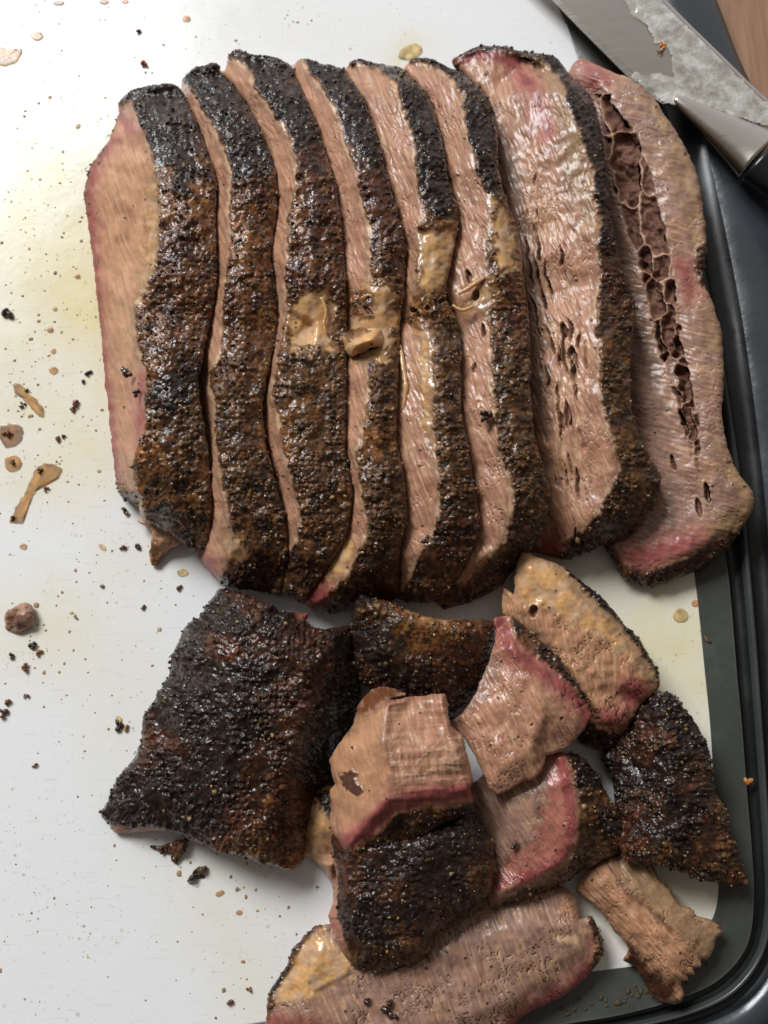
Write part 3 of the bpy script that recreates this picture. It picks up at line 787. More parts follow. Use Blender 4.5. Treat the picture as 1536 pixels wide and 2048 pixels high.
ZP = ([0, .07, .2, .42, .5, .6, .8, .92, 1.0], [.50, .80, 1, 1, .90, 1.0, .97, .78, .42])
def slab(label, L, Rr, E, topc, botc, zr, zl, ze, paint=(), Bshift=55, zdrop=2.6, **kw):
    n = 15
    L_, R_, E_ = resample(L, n), resample(Rr, n), resample(E, n)
    t = np.linspace(0, 1, n); f = np.interp(t, *ZP)
    Lz, Rz, Ez = zl * f, zr * f, ze * f
    B = L_ - np.stack([Bshift * np.sin(np.pi * np.clip(t, 0.02, 0.98)) ** 0.6, 0 * t], -1); Bz = np.maximum(0.2, Lz - zdrop)
    M_ = 0.55 * R_ + 0.45 * E_; Mz = 0.5 * (Rz + Ez) + 0.32 * f
    c3 = lambda P, z: [(float(a), float(b), float(c)) for (a, b), c in zip(P, z)]
    bl = c3(B, Bz) if Bshift else c3(L_, Lz)
    outline = [tuple(p) for p in topc] + c3(E_, Ez) + [tuple(p) for p in botc] + bl[::-1]
    ls = [c3(R_, Rz), c3(M_, Mz)] + ([c3(L_, Lz)] if Bshift else [])
    # the cut face: everything left of the ridge line
    face = [(B[0][0] - 30, L_[0][1] - 10)] + [tuple(p) for p in Rr] + [(B[-1][0] - 30, Rr[-1][1] + 12), (min(B[:, 0]) - 40, (B[-1][1] + B[0][1]) / 2)]
    return piece('brisket_slice', label, 'brisket slice', outline, lines=ls, paint=[('meat', face, 3, 5), ('fat_pale', [(x - 4, y) for x, y in Rr], 5, 3, 3)] + list(paint), group='slices of brisket in a leaning row',
                 bmap=BARK_MAP, fibre=kw.pop('fibre', (0.35, 1)), roll=kw.pop('roll', (10, 0.16)), **kw)

def loose_fibres(PX, PY, H, col, wet):
    mx = np.interp(PY, [400, 550, 650, 750, 950, 1040], [1072, 1092, 1118, 1130, 1136, 1150]); wd = np.interp(PY, [380, 450, 700, 950, 1030], [6, 44, 52, 34, 4])
    m = sst(-6, 14, wd - np.abs(PX - mx) + 10 * fbm(PX, PY, 40, 3, 620))
    u = (PX - mx + 9 * fbm(PX, PY, 70, 3, 621)) / 8.5; v = PY / 62 + 0.05 * u
    n = perlin(u, v, 622) + 0.35 * perlin(u * 2.1, v * 1.7, 623)
    pit = sst(0.30, 0.62, n) * m
    H = H - 3.4 * pit + 0.55 * (n * m) + 0.35 * m * perlin(u * 2.6, v * 1.4, 624)
    col = mix(col, np.broadcast_to(C['hole'], col.shape), pit * 0.85); wet = np.maximum(wet, 0.7 * pit)
    col = mix(col, np.broadcast_to(C['fat_pale'], col.shape), sst(0.1, 0.4, -n) * m * 0.5)
    return H, col, wet
def honeycomb(PX, PY, H, col, wet):
    mid = [(1208,205),(1240,270),(1262,350),(1283,430),(1308,510),(1322,590),(1334,670),(1352,740),(1372,800),(1384,870),(1396,940)]
    wid = [16, 36, 42, 42, 38, 32, 26, 24, 21, 15, 6]
    mx = np.interp(PY, [p[1] for p in mid], [p[0] for p in mid]); ww_ = np.interp(PY, [p[1] for p in mid], wid)
    band = ww_ - np.abs(PX - mx) + 7 * fbm(PX, PY, 30, 3, 611)
    band = np.where((PY < 190) | (PY > 960), -9, band)
    s_ = np.interp(PY, [200, 420, 600, 700, 940], [1.9, 1.45, 1.0, 0.7, 0.5])
    qx = (PX - mx + 16 * fbm(PX, PY, 60, 3, 612)) / (s_ * 34); qy = np.cumsum(0 * PY, 0) + np.interp(PY, [150, 300, 500, 700, 980], [0, 1.9, 4.8, 9.8, 17.5])
    f1, f2, rid = worley(qx + 0.25 * qy, qy * 0.62 + 0.35 * fbm(PX, PY, 60, 2, 616), 1.0, 613)
    wall = sst(0.02, 0.15, f2 - f1 + 0.03 * fbm(PX, PY, 16, 2, 615))
    open_ = np.where(rid > 0.14, 1.0, 0.25)
    q = wall * sst(0, 7, band) * open_
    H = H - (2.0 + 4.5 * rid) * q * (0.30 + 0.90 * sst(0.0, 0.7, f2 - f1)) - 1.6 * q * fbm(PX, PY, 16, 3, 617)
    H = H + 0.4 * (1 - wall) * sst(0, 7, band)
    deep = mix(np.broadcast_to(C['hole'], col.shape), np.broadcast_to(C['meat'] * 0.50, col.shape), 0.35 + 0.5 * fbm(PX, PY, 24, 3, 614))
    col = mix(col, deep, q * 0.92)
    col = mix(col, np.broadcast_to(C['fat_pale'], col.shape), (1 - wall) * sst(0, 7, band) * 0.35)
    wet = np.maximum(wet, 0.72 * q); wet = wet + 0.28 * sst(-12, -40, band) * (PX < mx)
    return H, col, wet
E1 = [(365,184),(386,223),(411,295),(433,359),(436,402),(429,438),(433,492),(433,563),(426,600),(418,672),(397,728),(396,779),(408,850),(420,922),(422,994),(427,1065),(418,1092)]
S2L = [(372,165),(386,223),(411,295),(433,359),(436,402),(429,438),(433,492),(433,563),(426,600),(418,672),(414,740),(418,790),(424,850),(424,922),(422,994),(425,1060),(408,1120)]
E2 = [(444,148),(472,180),(501,215),(522,262),(544,315),(555,360),(555,420),(541,492),(545,545),(553,600),(555,690),(529,754),(524,815),(531,886),(549,958),(570,1030),(576,1101),(572,1150),(562,1188)]
E3 = [(582,134),(592,160),(612,198),(633,252),(648,295),(662,331),(673,384),(683,438),(687,510),(692,560),(694,640),(693,707),(690,779),(690,869),(693,922),(704,976),(704,1048),(668,1119),(622,1173),(612,1200)]
E4 = [(688,138),(712,170),(736,212),(754,277),(772,331),(780,402),(801,430),(811,492),(810,563),(800,640),(797,718),(796,761),(793,815),(793,886),(808,958),(815,1012),(811,1065),(797,1119),(797,1188)]
E5 = [(803,137),(836,159),(852,184),(872,230),(883,277),(888,331),(904,384),(919,431),(910,492),(896,545),(890,600),(915,640),(922,672),(922,725),(919,797),(933,886),(947,958),(958,1030),(958,1076),(937,1119),(903,1173),(885,1200)]
E6 = [(930,150),(972,173),(983,223),(998,277),(996,331),(1003,384),(1026,427),(1044,492),(1046,563),(1057,636),(1062,707),(1058,779),(1066,851),(1076,904),(1091,940),(1100,976),(1104,1019),(1088,1060),(1062,1100)]
E7 = [(1129,138),(1152,157),(1190,200),(1199,250),(1208,322),(1219,394),(1222,430),(1237,520),(1250,560),(1270,595),(1272,630),(1262,700),(1258,786),(1269,858),(1297,915),(1326,962),(1319,1001),(1290,1037),(1256,1075)]

PINKB = lambda pts, w: ('pink', pts, 5, 4, w)
S1L = [(236,228),(215,290),(182,330),(169,380),(172,420),(180,480),(190,560),(197,620),(208,740),(215,800),(222,880),(230,950),(240,992)]
S1R = [(262,200),(290,266),(311,331),(316,384),(325,438),(318,502),(300,560),(270,617),(272,647),(275,682),(293,743),(293,850),(270,904),(268,958),(282,1005),(290,1044)]
slab('leftmost brisket slice of the row, its wide pale cut face turned to the bare board', S1L, S1R, E1,
     [(238,205,1.2),(262,182,2.0),(300,172,2.4),(345,168,2.4),(362,178,2.4)], [(383,1101,1.2),(350,1076,1.4),(311,1051,1.2),(285,1044,1.2),(276,1010,1.0)], 4.6, 0.9, 4.2, Bshift=0,
     paint=[PINKB([(226,280),(188,335),(178,390),(180,450),(190,540),(200,640),(210,760),(222,880),(236,980)], 8), PINKB([(240,230),(262,260)], 9),
            ('bark', [(228,238),(206,294),(176,330),(164,380),(167,430)], 3, 3, 7), ('bark', [(167,430),(176,480),(186,560),(194,640),(206,760),(220,890)], 2, 2, 3),
            ('bark', [(225,960),(240,965),(275,985),(275,1005),(235,1000)], 3, 3),
            ('pink', [(276,760),(292,750),(292,850),(268,900),(272,830)], 4, 3), ('fat', [(300,340),(318,380),(325,438),(318,502),(298,560),(270,640),(280,560),(296,480),(298,420)], 7, 6)],
     seed=11, meatc='meat_tan', meat_amp=0.7, cracks=0.15)
slab('second brisket slice from the left, its lower left corner showing a pink point', S2L,
     [(379,168),(397,198),(415,234),(447,295),(465,348),(461,384),(458,420),(464,474),(454,545),(446,636),(444,707),(420,748),(433,815),(433,886),(444,940),(454,1012),(470,1076),(462,1108),(440,1150)],
     E2, [(374,150,1.8),(392,136,2.4),(425,128,2.6),(440,133,2.6)], [(540,1186,1.0),(500,1180,1.0),(440,1168,1.0),(420,1145,1.0)], 4.9, 3.7, 4.3,
     paint=[('pink', [(375,1095),(425,1120),(440,1165),(400,1150)], 5, 4), ('fat', [(455,1060),(485,1070),(490,1100),(460,1130),(445,1110)], 5, 4)], seed=12)
slab('third brisket slice from the left, torn open to soft yellow fat halfway down', [(x + (9 if 740 < y < 980 else 0), y) for x, y in E2],
     [(465,118),(501,141),(508,173),(544,223),(576,259),(594,313),(594,366),(576,438),(576,510),(572,556),(576,617),(572,636),(562,697),(555,743),(547,786),(558,833),(572,911),(590,976),(604,1030),(594,1083),(578,1112),(572,1160)],
     E3, [(450,140,2.0),(458,112,2.4),(478,99,2.6),(500,108,2.8),(530,111,2.8),(560,118,2.8),(578,130,2.6)], [(606,1205,1.2),(585,1196,1.0)], 5.2, 4.0, 4.6,
     paint=[('fat', [(588,592),(640,584),(668,610),(665,700),(590,702),(575,650)], 6, 6), ('amber', [(590,380),(650,420),(600,440)], 8, 8)], seed=13,
     pts=[(625,650,3.9)], holes=[(634,560,12,4,25,1.5)])
slab('fourth brisket slice from the left, cut face widening to a pink lower tip', E3,
     [(605,121),(622,148),(654,187),(682,241),(693,295),(718,349),(725,402),(742,456),(741,528),(744,560),(742,640),(737,722),(740,779),(726,886),(712,904),(722,958),(729,1012),(739,1058),(725,1090),(693,1155),(650,1187),(635,1205)],
     E4, [(588,130,2.2),(602,117,2.6),(640,126,2.8),(675,134,2.6)], [(770,1206,1.0),(700,1215,0.9),(660,1228,0.8),(625,1220,0.7)], 5.3, 4.2, 4.8,
     paint=[('pink', [(598,1180),(650,1150),(668,1190),(640,1235),(600,1230)], 8, 5), ('fat', [(690,580),(745,560),(800,590),(800,650),(770,720),(700,720)], 6, 8), ('bark', [(700,575),(745,590),(740,640),(700,630)], 5, 7),
            ('fat', [(650,1100),(700,1060),(715,1090),(690,1140),(655,1170)], 5, 5)], seed=14, zdrop=2.2, holes=[(737,622,14,6,35,2.5)])
slab('fifth brisket slice from the left, with the squarish lump of golden fat in its crust', E4,
     [(720,128),(761,140),(790,166),(808,223),(829,277),(833,331),(836,384),(851,420),(838,456),(833,545),(836,592),(845,640),(865,661),(869,761),(869,851),(872,904),(879,958),(883,994),(872,1058),(847,1101),(826,1137),(810,1180)],
     E5, [(684,145,2.2),(700,125,2.8),(718,118,3.0),(750,125,3.0),(780,132,3.0)], [(862,1203,1.0),(820,1205,1.0)], 5.4, 4.3, 4.8,
     paint=[('fat', [(838,462),(905,458),(915,500),(895,560),(860,592),(836,580)], 4, 4), ('fat', [(835,650),(866,655),(866,780),(868,900),(845,850)], 6, 5), ('bark', [(800,640),(830,590),(890,610),(880,660),(840,655)], 6, 8)],
     pts=[(870,520,5.5)], seed=15, cracks=0.7, holes=[(830,622,10,6,20,3), (884,602,9,6,-15,3), (856,618,6,6,0,2)])
slab('sixth brisket slice from the left, cut face stringy and split in the middle', E5,
     [(829,122),(872,136),(901,159),(926,187),(930,241),(944,295),(955,349),(980,391),(987,420),(976,474),(976,528),(980,581),(976,636),(983,690),(987,761),(994,851),(1005,922),(1026,958),(1023,1030),(1008,1083),(972,1119),(930,1166)],
     E6, [(806,140,2.4),(822,118,3.0),(850,116,3.2),(880,125,3.2),(900,138,3.2)], [(1035,1130,1.4),(1000,1172,1.2),(950,1200,1.0),(890,1218,0.8)], 5.3, 4.2, 4.6,
     paint=[('fat', [(985,400),(1010,420),(1040,480),(1040,550),(1000,540),(985,480)], 6, 6), ('fat', [(940,560),(985,560),(985,610),(930,640)], 6, 8)],
     holes=[(936,552,7,14,-10,3), (952,590,9,12,20,3), (966,660,5,16,0,3), (948,735,5,12,10,2)], seed=16, cracks=1.0)
slab('seventh brisket slice from the left, broad cut face of small slits beside black crust', E6,
     [(986,100),(1040,112),(1090,125),(1120,160),(1140,215),(1165,286),(1187,340),(1187,394),(1201,430),(1194,500),(1206,543),(1194,600),(1194,661),(1201,715),(1201,772),(1208,822),(1229,887),(1244,937),(1219,980),(1197,1030),(1165,1058),(1128,1083)],
     E7, [(905,122,1.3),(930,104,1.6),(960,92,1.8),(1000,93,2.0),(1050,104,2.1),(1104,110,1.9),(1122,125,1.7)], [(1200,1092,1.3),(1140,1118,1.0),(1110,1116,0.8),(1070,1104,0.8)], 4.6, 2.5, 3.4, Bshift=60, zdrop=1.8,
     paint=[('pink', [(915,118),(975,102),(1030,130),(1072,190),(1092,260)], 3, 4, 9), ('rose', [(1010,120),(1075,180),(1110,270),(1100,330),(1060,250)], 14, 10),
            ('bark', [(895,125),(950,92),(1000,88),(1060,100),(1115,104),(1130,160),(1104,122),(1050,113),(1000,102),(955,105)], 3, 3),
            ('fat_olive', [(1060,120),(1120,125),(1150,230),(1180,320),(1190,400),(1200,480),(1160,440),(1130,330),(1100,200)], 14, 10), ('pink', [(1060,1100),(1110,1062),(1135,1085),(1110,1125)], 6, 5),
            ('meat_grey', [(985,210),(1020,300),(1050,420),(1085,640),(1090,860),(1070,860),(1050,560),(1000,350)], 12, 8)],
     holes=[(1128,660,7,16,-15,4), (1142,705,8,14,15,4), (1146,748,7,18,5,4)], seed=17, cracks=0.7, meat_amp=0.9, extra=loose_fibres)
# the last slice lies almost flat
S8 = [(1161,115,1.4),(1208,136,2.0),(1262,158,2.4),(1301,190,2.6),(1340,243,2.7),(1376,304,2.8),(1398,358,2.8),(1408,430,2.8),(1414,501,2.7),(1406,558,2.4),(1426,607,2.6),(1444,668,2.7),(1448,751,2.7),(1444,822,2.6),(1455,894,2.6),
      (1480,951,2.5),(1505,983,2.4),(1505,1019,2.3),(1484,1058,1.6),(1459,1091,1.1),(1398,1137,0.8),(1344,1162,0.6),(1290,1173,0.5),(1244,1152,0.5),(1219,1109,0.7),(1205,1085,0.8),
      (1230,1000,0.5),(1230,900,0.4),(1210,780,0.4),(1215,650,0.4),(1190,520,0.4),(1170,400,0.4),(1150,250,0.6),(1135,150,0.8)]
piece('brisket_slice', 'rightmost brisket slice lying nearly flat, honeycombed with dark hollows, beside the rim', 'brisket slice', S8,
      lines=[[(1195,210,1.5),(1208,322,1.3),(1222,430,1.2),(1245,540,1.2),(1272,640,1.2),(1262,786,1.2),(1300,915,1.3),(1310,1010,1.3),(1240,1085,1.4)],
             [(1190,150,2.1),(1240,210,2.3),(1300,330,2.4),(1335,480,2.5),(1370,620,2.5),(1400,780,2.5),(1420,920,2.4),(1450,1010,2.3),(1448,1058,2.2),(1380,1098,1.9),(1290,1140,1.5),(1240,1100,1.4)]],
      paint=[('bark', [(1240,1180),(1212,1090),(1230,1085),(1250,1125),(1290,1145),(1380,1112),(1450,1070),(1500,1040),(1500,1080),(1400,1160),(1290,1185)], 3, 4),
             ('pink', [(1238,1098),(1290,1090),(1350,1068),(1405,1062),(1402,1092),(1340,1118),(1290,1140),(1252,1122)], 9, 5), ('pink', [(1155,110),(1200,135),(1215,165),(1180,175)], 9, 5),
             ('bark', [(1398,500),(1412,480),(1420,540),(1402,575),(1388,540)], 5, 6), ('pink', [(1352,520),(1372,520),(1395,590),(1380,600)], 10, 6),
             ('fat_olive', [(1290,190),(1345,240),(1390,330),(1412,430),(1418,510),(1392,500),(1372,400),(1330,290)], 14, 9), ('fat_olive', [(1405,600),(1455,670),(1452,760),(1420,700)], 14, 9),
             ('fat_olive', [(1420,850),(1465,920),(1510,985),(1500,1040),(1440,1072),(1400,1092),(1400,1070),(1470,1010),(1440,930)], 10, 9),
             ('meat_grey', [(1205,260),(1240,500),(1290,700),(1330,900),(1370,1060),(1300,1080),(1240,1080),(1290,900),(1250,700),(1215,480),(1190,300)], 14, 8)],
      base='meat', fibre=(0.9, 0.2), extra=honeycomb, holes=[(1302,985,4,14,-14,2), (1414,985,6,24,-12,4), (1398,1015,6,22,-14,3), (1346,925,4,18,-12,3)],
      seed=18, cracks=0.6, meat_amp=0.8, meatc='meat_grey', group='slices of brisket in a leaning row', smooth=8)

# ------------------------------------------------------------------ the heap of chunks below
def bm(**k): return [(c, x, y) for c, pts in k.items() for x, y in pts]
# big dark chunk
piece('brisket_chunk', 'largest chunk, a domed block of black glistening bark left of the heap', 'meat chunk',
      [(441,1178,2.6),(474,1182,3.2),(513,1203,3.6),(538,1207,3.8),(560,1225,3.8),(592,1225,3.4),(617,1228,3.0),(612,1250,3.2),(645,1260,2.8),(696,1252,1.8),(708,1280,1.5),(715,1345,1.3),(722,1390,1.2),(716,1450,1.0),(690,1520,0.8),
       (665,1590,0.7),(640,1620,0.6),(616,1667,0.7),(607,1717,1.4),(583,1742,1.8),(538,1728,2.2),(477,1712,2.4),(431,1699,2.2),(380,1678,1.8),(341,1663,1.4),(298,1663,1.0),(230,1667,0.6),(221,1649,0.7),(203,1631,0.6),(219,1595,0.8),
       (234,1560,1.0),(266,1520,1.2),(284,1481,1.3),(287,1434,1.4),(312,1395,1.6),(338,1352,1.7),(345,1316,1.8),(370,1255,1.9),(402,1232,2.1),(420,1203,2.2)],
      pts=[(360,1560,2.6),(300,1600,1.9),(400,1400,3.6),(350,1480,2.7)],
      lines=[[(500,1240,4.6),(560,1290,4.9),(610,1330,4.7),(600,1450,4.6),(570,1560,4.2),(530,1660,3.4)], [(660,1300,3.6),(665,1400,2.7),(650,1480,2.2),(620,1580,1.6),(600,1670,1.7)], [(440,1280,4.4),(470,1400,4.8),(460,1500,4.3),(430,1600,3.1)]],
      paint=[('meat', [(225,1652),(290,1650),(345,1656),(330,1672),(225,1672)], 3, 4), ('pink', [(590,1222),(622,1226),(612,1244),(598,1240)], 4, 2)],
      bmap=bm(black=[(420,1220),(480,1240),(560,1250),(400,1300),(450,1350),(520,1350),(380,1400),(350,1450),(420,1460),(500,1450),(330,1530),(280,1560),(380,1560),(440,1550),(420,1620),(340,1630),(250,1630),(680,1300),(690,1400),(640,1500),(460,1260)],
              darkred=[(500,1220),(560,1400),(600,1350),(300,1500),(500,1600),(560,1500),(600,1280),(640,1290),(540,1300)], red=[(480,1660),(540,1680),(580,1620),(440,1300),(560,1600),(330,1490)], amber=[(500,1700),(560,1725)], brown=[(540,1650),(580,1700)]),
      seed=31, smooth=9, roll=(20, 0.5), barkamp=1.2, zb=0.05, grain=0.6)
# chunk behind the pale cube
piece('brisket_chunk', 'dark chunk with brown cut top, right under the slices and behind the pale cube', 'meat chunk',
      [(714,1183,2.6),(744,1195,3.0),(780,1204,3.4),(810,1219,3.6),(870,1237,3.6),(929,1240,3.3),(989,1243,2.4),(988,1276,2.0),(979,1318,1.6),(956,1378,1.3),(915,1430,1.0),(850,1450,1.2),(790,1420,1.5),(744,1380,1.6),(720,1360,1.5),(708,1330,1.6),(705,1270,1.8),(704,1216,2.2)],
      lines=[[(730,1210,3.4),(790,1230,4.1),(860,1256,4.1),(930,1265,3.7),(970,1265,3.0)], [(760,1300,3.6),(840,1330,3.5),(900,1350,2.8)]],
      paint=[('meat_tan', [(800,1212),(860,1238),(985,1246),(980,1256),(860,1250),(800,1228)], 4, 3), ('fat', [(806,1214),(860,1236),(900,1240),(890,1250),(840,1242)], 3, 3)],
      bmap=bm(black=[(730,1200),(740,1260),(780,1290),(760,1340),(820,1350),(720,1300)], amber=[(840,1262),(880,1266),(815,1245)], brown=[(920,1275),(960,1285),(880,1300)], darkred=[(850,1310),(900,1360),(950,1340),(735,1365)], red=[(800,1230),(730,1350)], olive=[(800,1320),(750,1230),(860,1285)]),
      seed=32, barkamp=1.0, grain=1.2, smooth=6)
# upper right chunk with the thick fat band
piece('brisket_chunk', 'chunk with a thick golden fat band and black outer edge, nearest under the seventh slice', 'meat chunk',
      [(1045,1104,2.6),(1076,1114,2.8),(1113,1126,2.8),(1143,1147,2.8),(1171,1169,2.8),(1204,1196,2.7),(1232,1224,2.6),(1250,1251,2.6),(1278,1276,2.5),(1299,1313,2.4),(1318,1349,2.3),(1316,1380,2.2),(1285,1406,2.2),(1265,1440,2.0),(1240,1480,1.2),(1205,1500,0.8),(1160,1485,0.8),
       (1125,1400,1.4),(1079,1309,1.8),(1027,1245,2.1),(1004,1227,2.0),(1007,1175,2.2),(1027,1184,2.4),(1030,1141,2.5)],
      lines=[[(1060,1130,3.2),(1130,1180,3.3),(1200,1240,3.2),(1270,1320,3.0),(1290,1365,2.8)], [(1040,1210,2.9),(1100,1280,3.0),(1160,1370,2.9),(1210,1445,2.6),(1240,1450,2.2)]],
      paint=[('fat', [(1025,1095),(1080,1105),(1150,1145),(1260,1250),(1325,1345),(1320,1390),(1293,1365),(1250,1310),(1200,1272),(1150,1250),(1110,1225),(1060,1215),(1028,1200)], 6, 6),
             ('fat_olive', [(1100,1120),(1180,1175),(1260,1255),(1320,1345),(1320,1385),(1290,1340),(1230,1260),(1150,1180)], 9, 5), ('pink', [(1258,1350),(1300,1372),(1290,1410),(1255,1420),(1240,1385)], 8, 5),
             ('bark', [(1113,1122),(1176,1168),(1255,1250),(1300,1310),(1330,1350),(1318,1392),(1310,1350),(1270,1290),(1225,1236),(1165,1180)], 3, 4, None), ('bark', [(1150,1430),(1200,1452),(1240,1462),(1290,1400),(1290,1520),(1150,1520)], 5, 5),
             ('pink', [(1195,1425),(1255,1418),(1250,1455),(1200,1455)], 8, 5)],
      bmap=bm(black=[(1200,1200),(1300,1330),(1270,1470)], darkred=[(1180,1480),(1230,1470)], brown=[(1200,1500)]), holes=[(1067,1222,9,14,10,4)],
      seed=33, base='meat', meatc='meat_tan', fibre=(0.25, 1), meat_amp=2.2, cracks=1.0, smooth=5)
# right dark chunk
piece('brisket_chunk', 'black bark chunk with a pointed corner reaching over the board rim at far right', 'meat chunk',
      [(1290,1395,1.6),(1316,1383,2.2),(1347,1391,2.3),(1368,1416,2.3),(1389,1441,2.2),(1413,1487,2.1),(1422,1536,2.0),(1430,1582,1.9),(1451,1623,1.7),(1467,1681,1.5),(1484,1731,1.2),(1492,1768,0.9),(1459,1768,1.3),(1397,1758,1.8),(1355,1739,2.2),(1293,1725,2.4),
       (1248,1719,2.2),(1233,1681,1.6),(1232,1615,1.2),(1225,1560,1.0),(1205,1520,0.8),(1215,1480,0.8),(1262,1433,1.2)],
      lines=[[(1310,1430,2.9),(1340,1500,3.3),(1340,1600,3.3),(1330,1690,3.1)], [(1400,1520,2.7),(1420,1620,2.5),(1440,1710,2.0)], [(1275,1500,2.0),(1268,1600,2.0),(1268,1680,2.4)]],
      bmap=bm(black=[(1330,1420),(1380,1480),(1340,1520),(1290,1560),(1350,1600),(1400,1600),(1300,1650),(1240,1560),(1360,1660)], darkred=[(1320,1470),(1380,1560),(1300,1600),(1420,1660),(1370,1710),(1260,1640),(1280,1480)],
              olive=[(1440,1620),(1460,1700),(1340,1720),(1400,1740)], red=[(1245,1700),(1260,1690),(1480,1755)]),
      seed=34, smooth=8, roll=(16, 0.4), barkamp=1.35, grain=1.5)
# chunk with broad pink ring in the middle of the heap
piece('brisket_chunk', 'rare-looking chunk with broad pink ring and crusty right side, under the torn flat piece', 'meat chunk',
      [(1085,1500,2.6),(1132,1505,2.9),(1165,1514,2.6),(1190,1545,2.3),(1211,1582,2.1),(1231,1615,1.9),(1244,1648,1.8),(1236,1700,1.5),(1206,1723,1.3),(1157,1743,1.3),(1124,1768,1.3),(1074,1789,1.4),(1037,1801,1.5),(983,1820,1.6),(975,1785,2.0),
       (985,1723,2.0),(965,1681,1.9),(940,1632,1.8),(920,1590,1.6),(980,1540,2.2)],
      lines=[[(1120,1515,3.5),(1140,1560,3.5),(1152,1620,3.5),(1145,1690,3.3),(1120,1730,3.1),(1060,1760,2.9),(1005,1785,2.7)], [(1010,1600,3.0),(1030,1700,2.9)], [(1190,1620,2.8),(1195,1680,2.4)]],
      paint=[('bark', [(1132,1500),(1146,1560),(1160,1620),(1152,1690),(1128,1735),(1070,1765),(1010,1792),(975,1830),(1100,1850),(1260,1750),(1260,1600),(1190,1500)], 4, 4),
             ('rose', [(1080,1510),(1130,1508),(1142,1560),(1154,1620),(1148,1690),(1122,1732),(1060,1762),(1000,1775),(1000,1735),(1050,1690),(1080,1640),(1095,1580)], 10, 8), ('pink', [(1118,1508),(1132,1560),(1143,1620),(1138,1685),(1112,1724),(1052,1752),(1000,1770)], 3, 4, 9)],
      bmap=bm(black=[(1180,1560),(1220,1640),(1160,1710)], olive=[(1200,1600),(1180,1660),(1210,1690),(1130,1750),(1190,1720)], darkred=[(1060,1790),(1010,1810),(1230,1620)], brown=[(1100,1780)]),
      seed=35, base='meat', meatc='meat_grey', fibre=(0.6, 1), grain=1.6, meat_amp=1.1, wetm=0.2)
# fatty scrap under the cube
piece('fat_scrap', 'thin strip of soft yellow fat between the largest chunk and the front dark chunk', 'fat scrap',
      [(610,1625,1.2),(636,1580,1.6),(662,1572,1.8),(690,1600,1.8),(690,1700,1.6),(690,1800,1.4),(688,1880,1.0),(676,1850,0.9),(662,1770,0.8),(650,1742,0.8),(625,1722,0.6),(600,1708,0.5),(600,1665,0.8)],
      pts=[(645,1650,2.4),(662,1730,2.2)], base='fat', paint=[('bark', [(628,1585),(668,1570),(668,1650),(650,1625)], 5, 6), ('meat', [(650,1690),(672,1700),(690,1880),(672,1870)], 5, 4)],
      bmap=bm(darkred=[(640,1600)], black=[(655,1620)]), seed=36, roll=(12, 0.4), grain=1.5)
# front slice at the bottom edge
piece('brisket_slice', 'thick slice lying cut side up at the bottom edge, partly under the dark block', 'brisket slice',
      [(640,1850,1.4),(617,1866,1.3),(588,1895,1.2),(568,1944,1.1),(539,1983,1.0),(532,2042,0.9),(510,2110,0.8),(800,2180,1.4),(990,2110,1.2),(1012,2075,1.1),(1040,2037,1.1),(1086,2012,1.1),(1135,1988,1.1),(1184,1944,1.1),(1203,1910,1.1),(1201,1871,1.2),(1184,1832,1.2),(1160,1838,1.2),
       (1154,1798,1.0),(1125,1773,1.0),(1060,1770,1.0),(960,1790,1.1),(850,1820,1.1),(740,1840,1.2)],
      lines=[[(640,1900,1.9),(760,1950,2.1),(900,1900,2.2),(1050,1850,2.1),(1140,1850,1.9)], [(600,2020,1.8),(800,2060,2.2),(980,2020,2.1),(1120,1920,1.9)]],
      paint=[('fat', [(630,1850),(590,1890),(565,1950),(545,1990),(560,2010),(620,1995),(690,1950),(712,1930),(690,1905),(665,1880)], 6, 6), ('pink', [(1203,1880),(1190,1930),(1140,1982),(1080,2008),(1036,2040),(1000,2085)], 7, 6, 12),
             ('bark', [(1170,1825),(1212,1845),(1215,1930),(1180,1930),(1190,1880)], 4, 5), ('bark', [(1210,1925),(1190,1952),(1140,1996),(1085,2020),(1040,2045)], 3, 3, 5), ('bark', [(640,1842),(600,1880),(572,1940),(545,1975),(528,2040),(515,2100)], 3, 4, 9),
             ('pink', [(530,2040),(560,2036),(640,2050),(560,2080)], 8, 4), ('fat_pale', [(1100,1870),(1150,1860),(1185,1860),(1150,1900),(1120,1900)], 8, 6), ('meat_tan', [(1120,1790),(1150,1800),(1150,1830),(1120,1830)], 6, 6), ('hole', [(632,1982),(690,1952),(704,1946)], 1.5, 0.6, 2.5)],
      bmap=bm(darkred=[(1190,1850),(1200,1880),(600,1880)], black=[(1205,1860),(560,1960),(1150,1990)], olive=[(1200,1920),(540,2000)], brown=[(530,2040),(590,1900)]),
      seed=37, base='meat', meatc='meat_grey', fibre=(0.35, 1), cracks=1.0, meat_amp=0.9, smooth=6, group='loose slices')
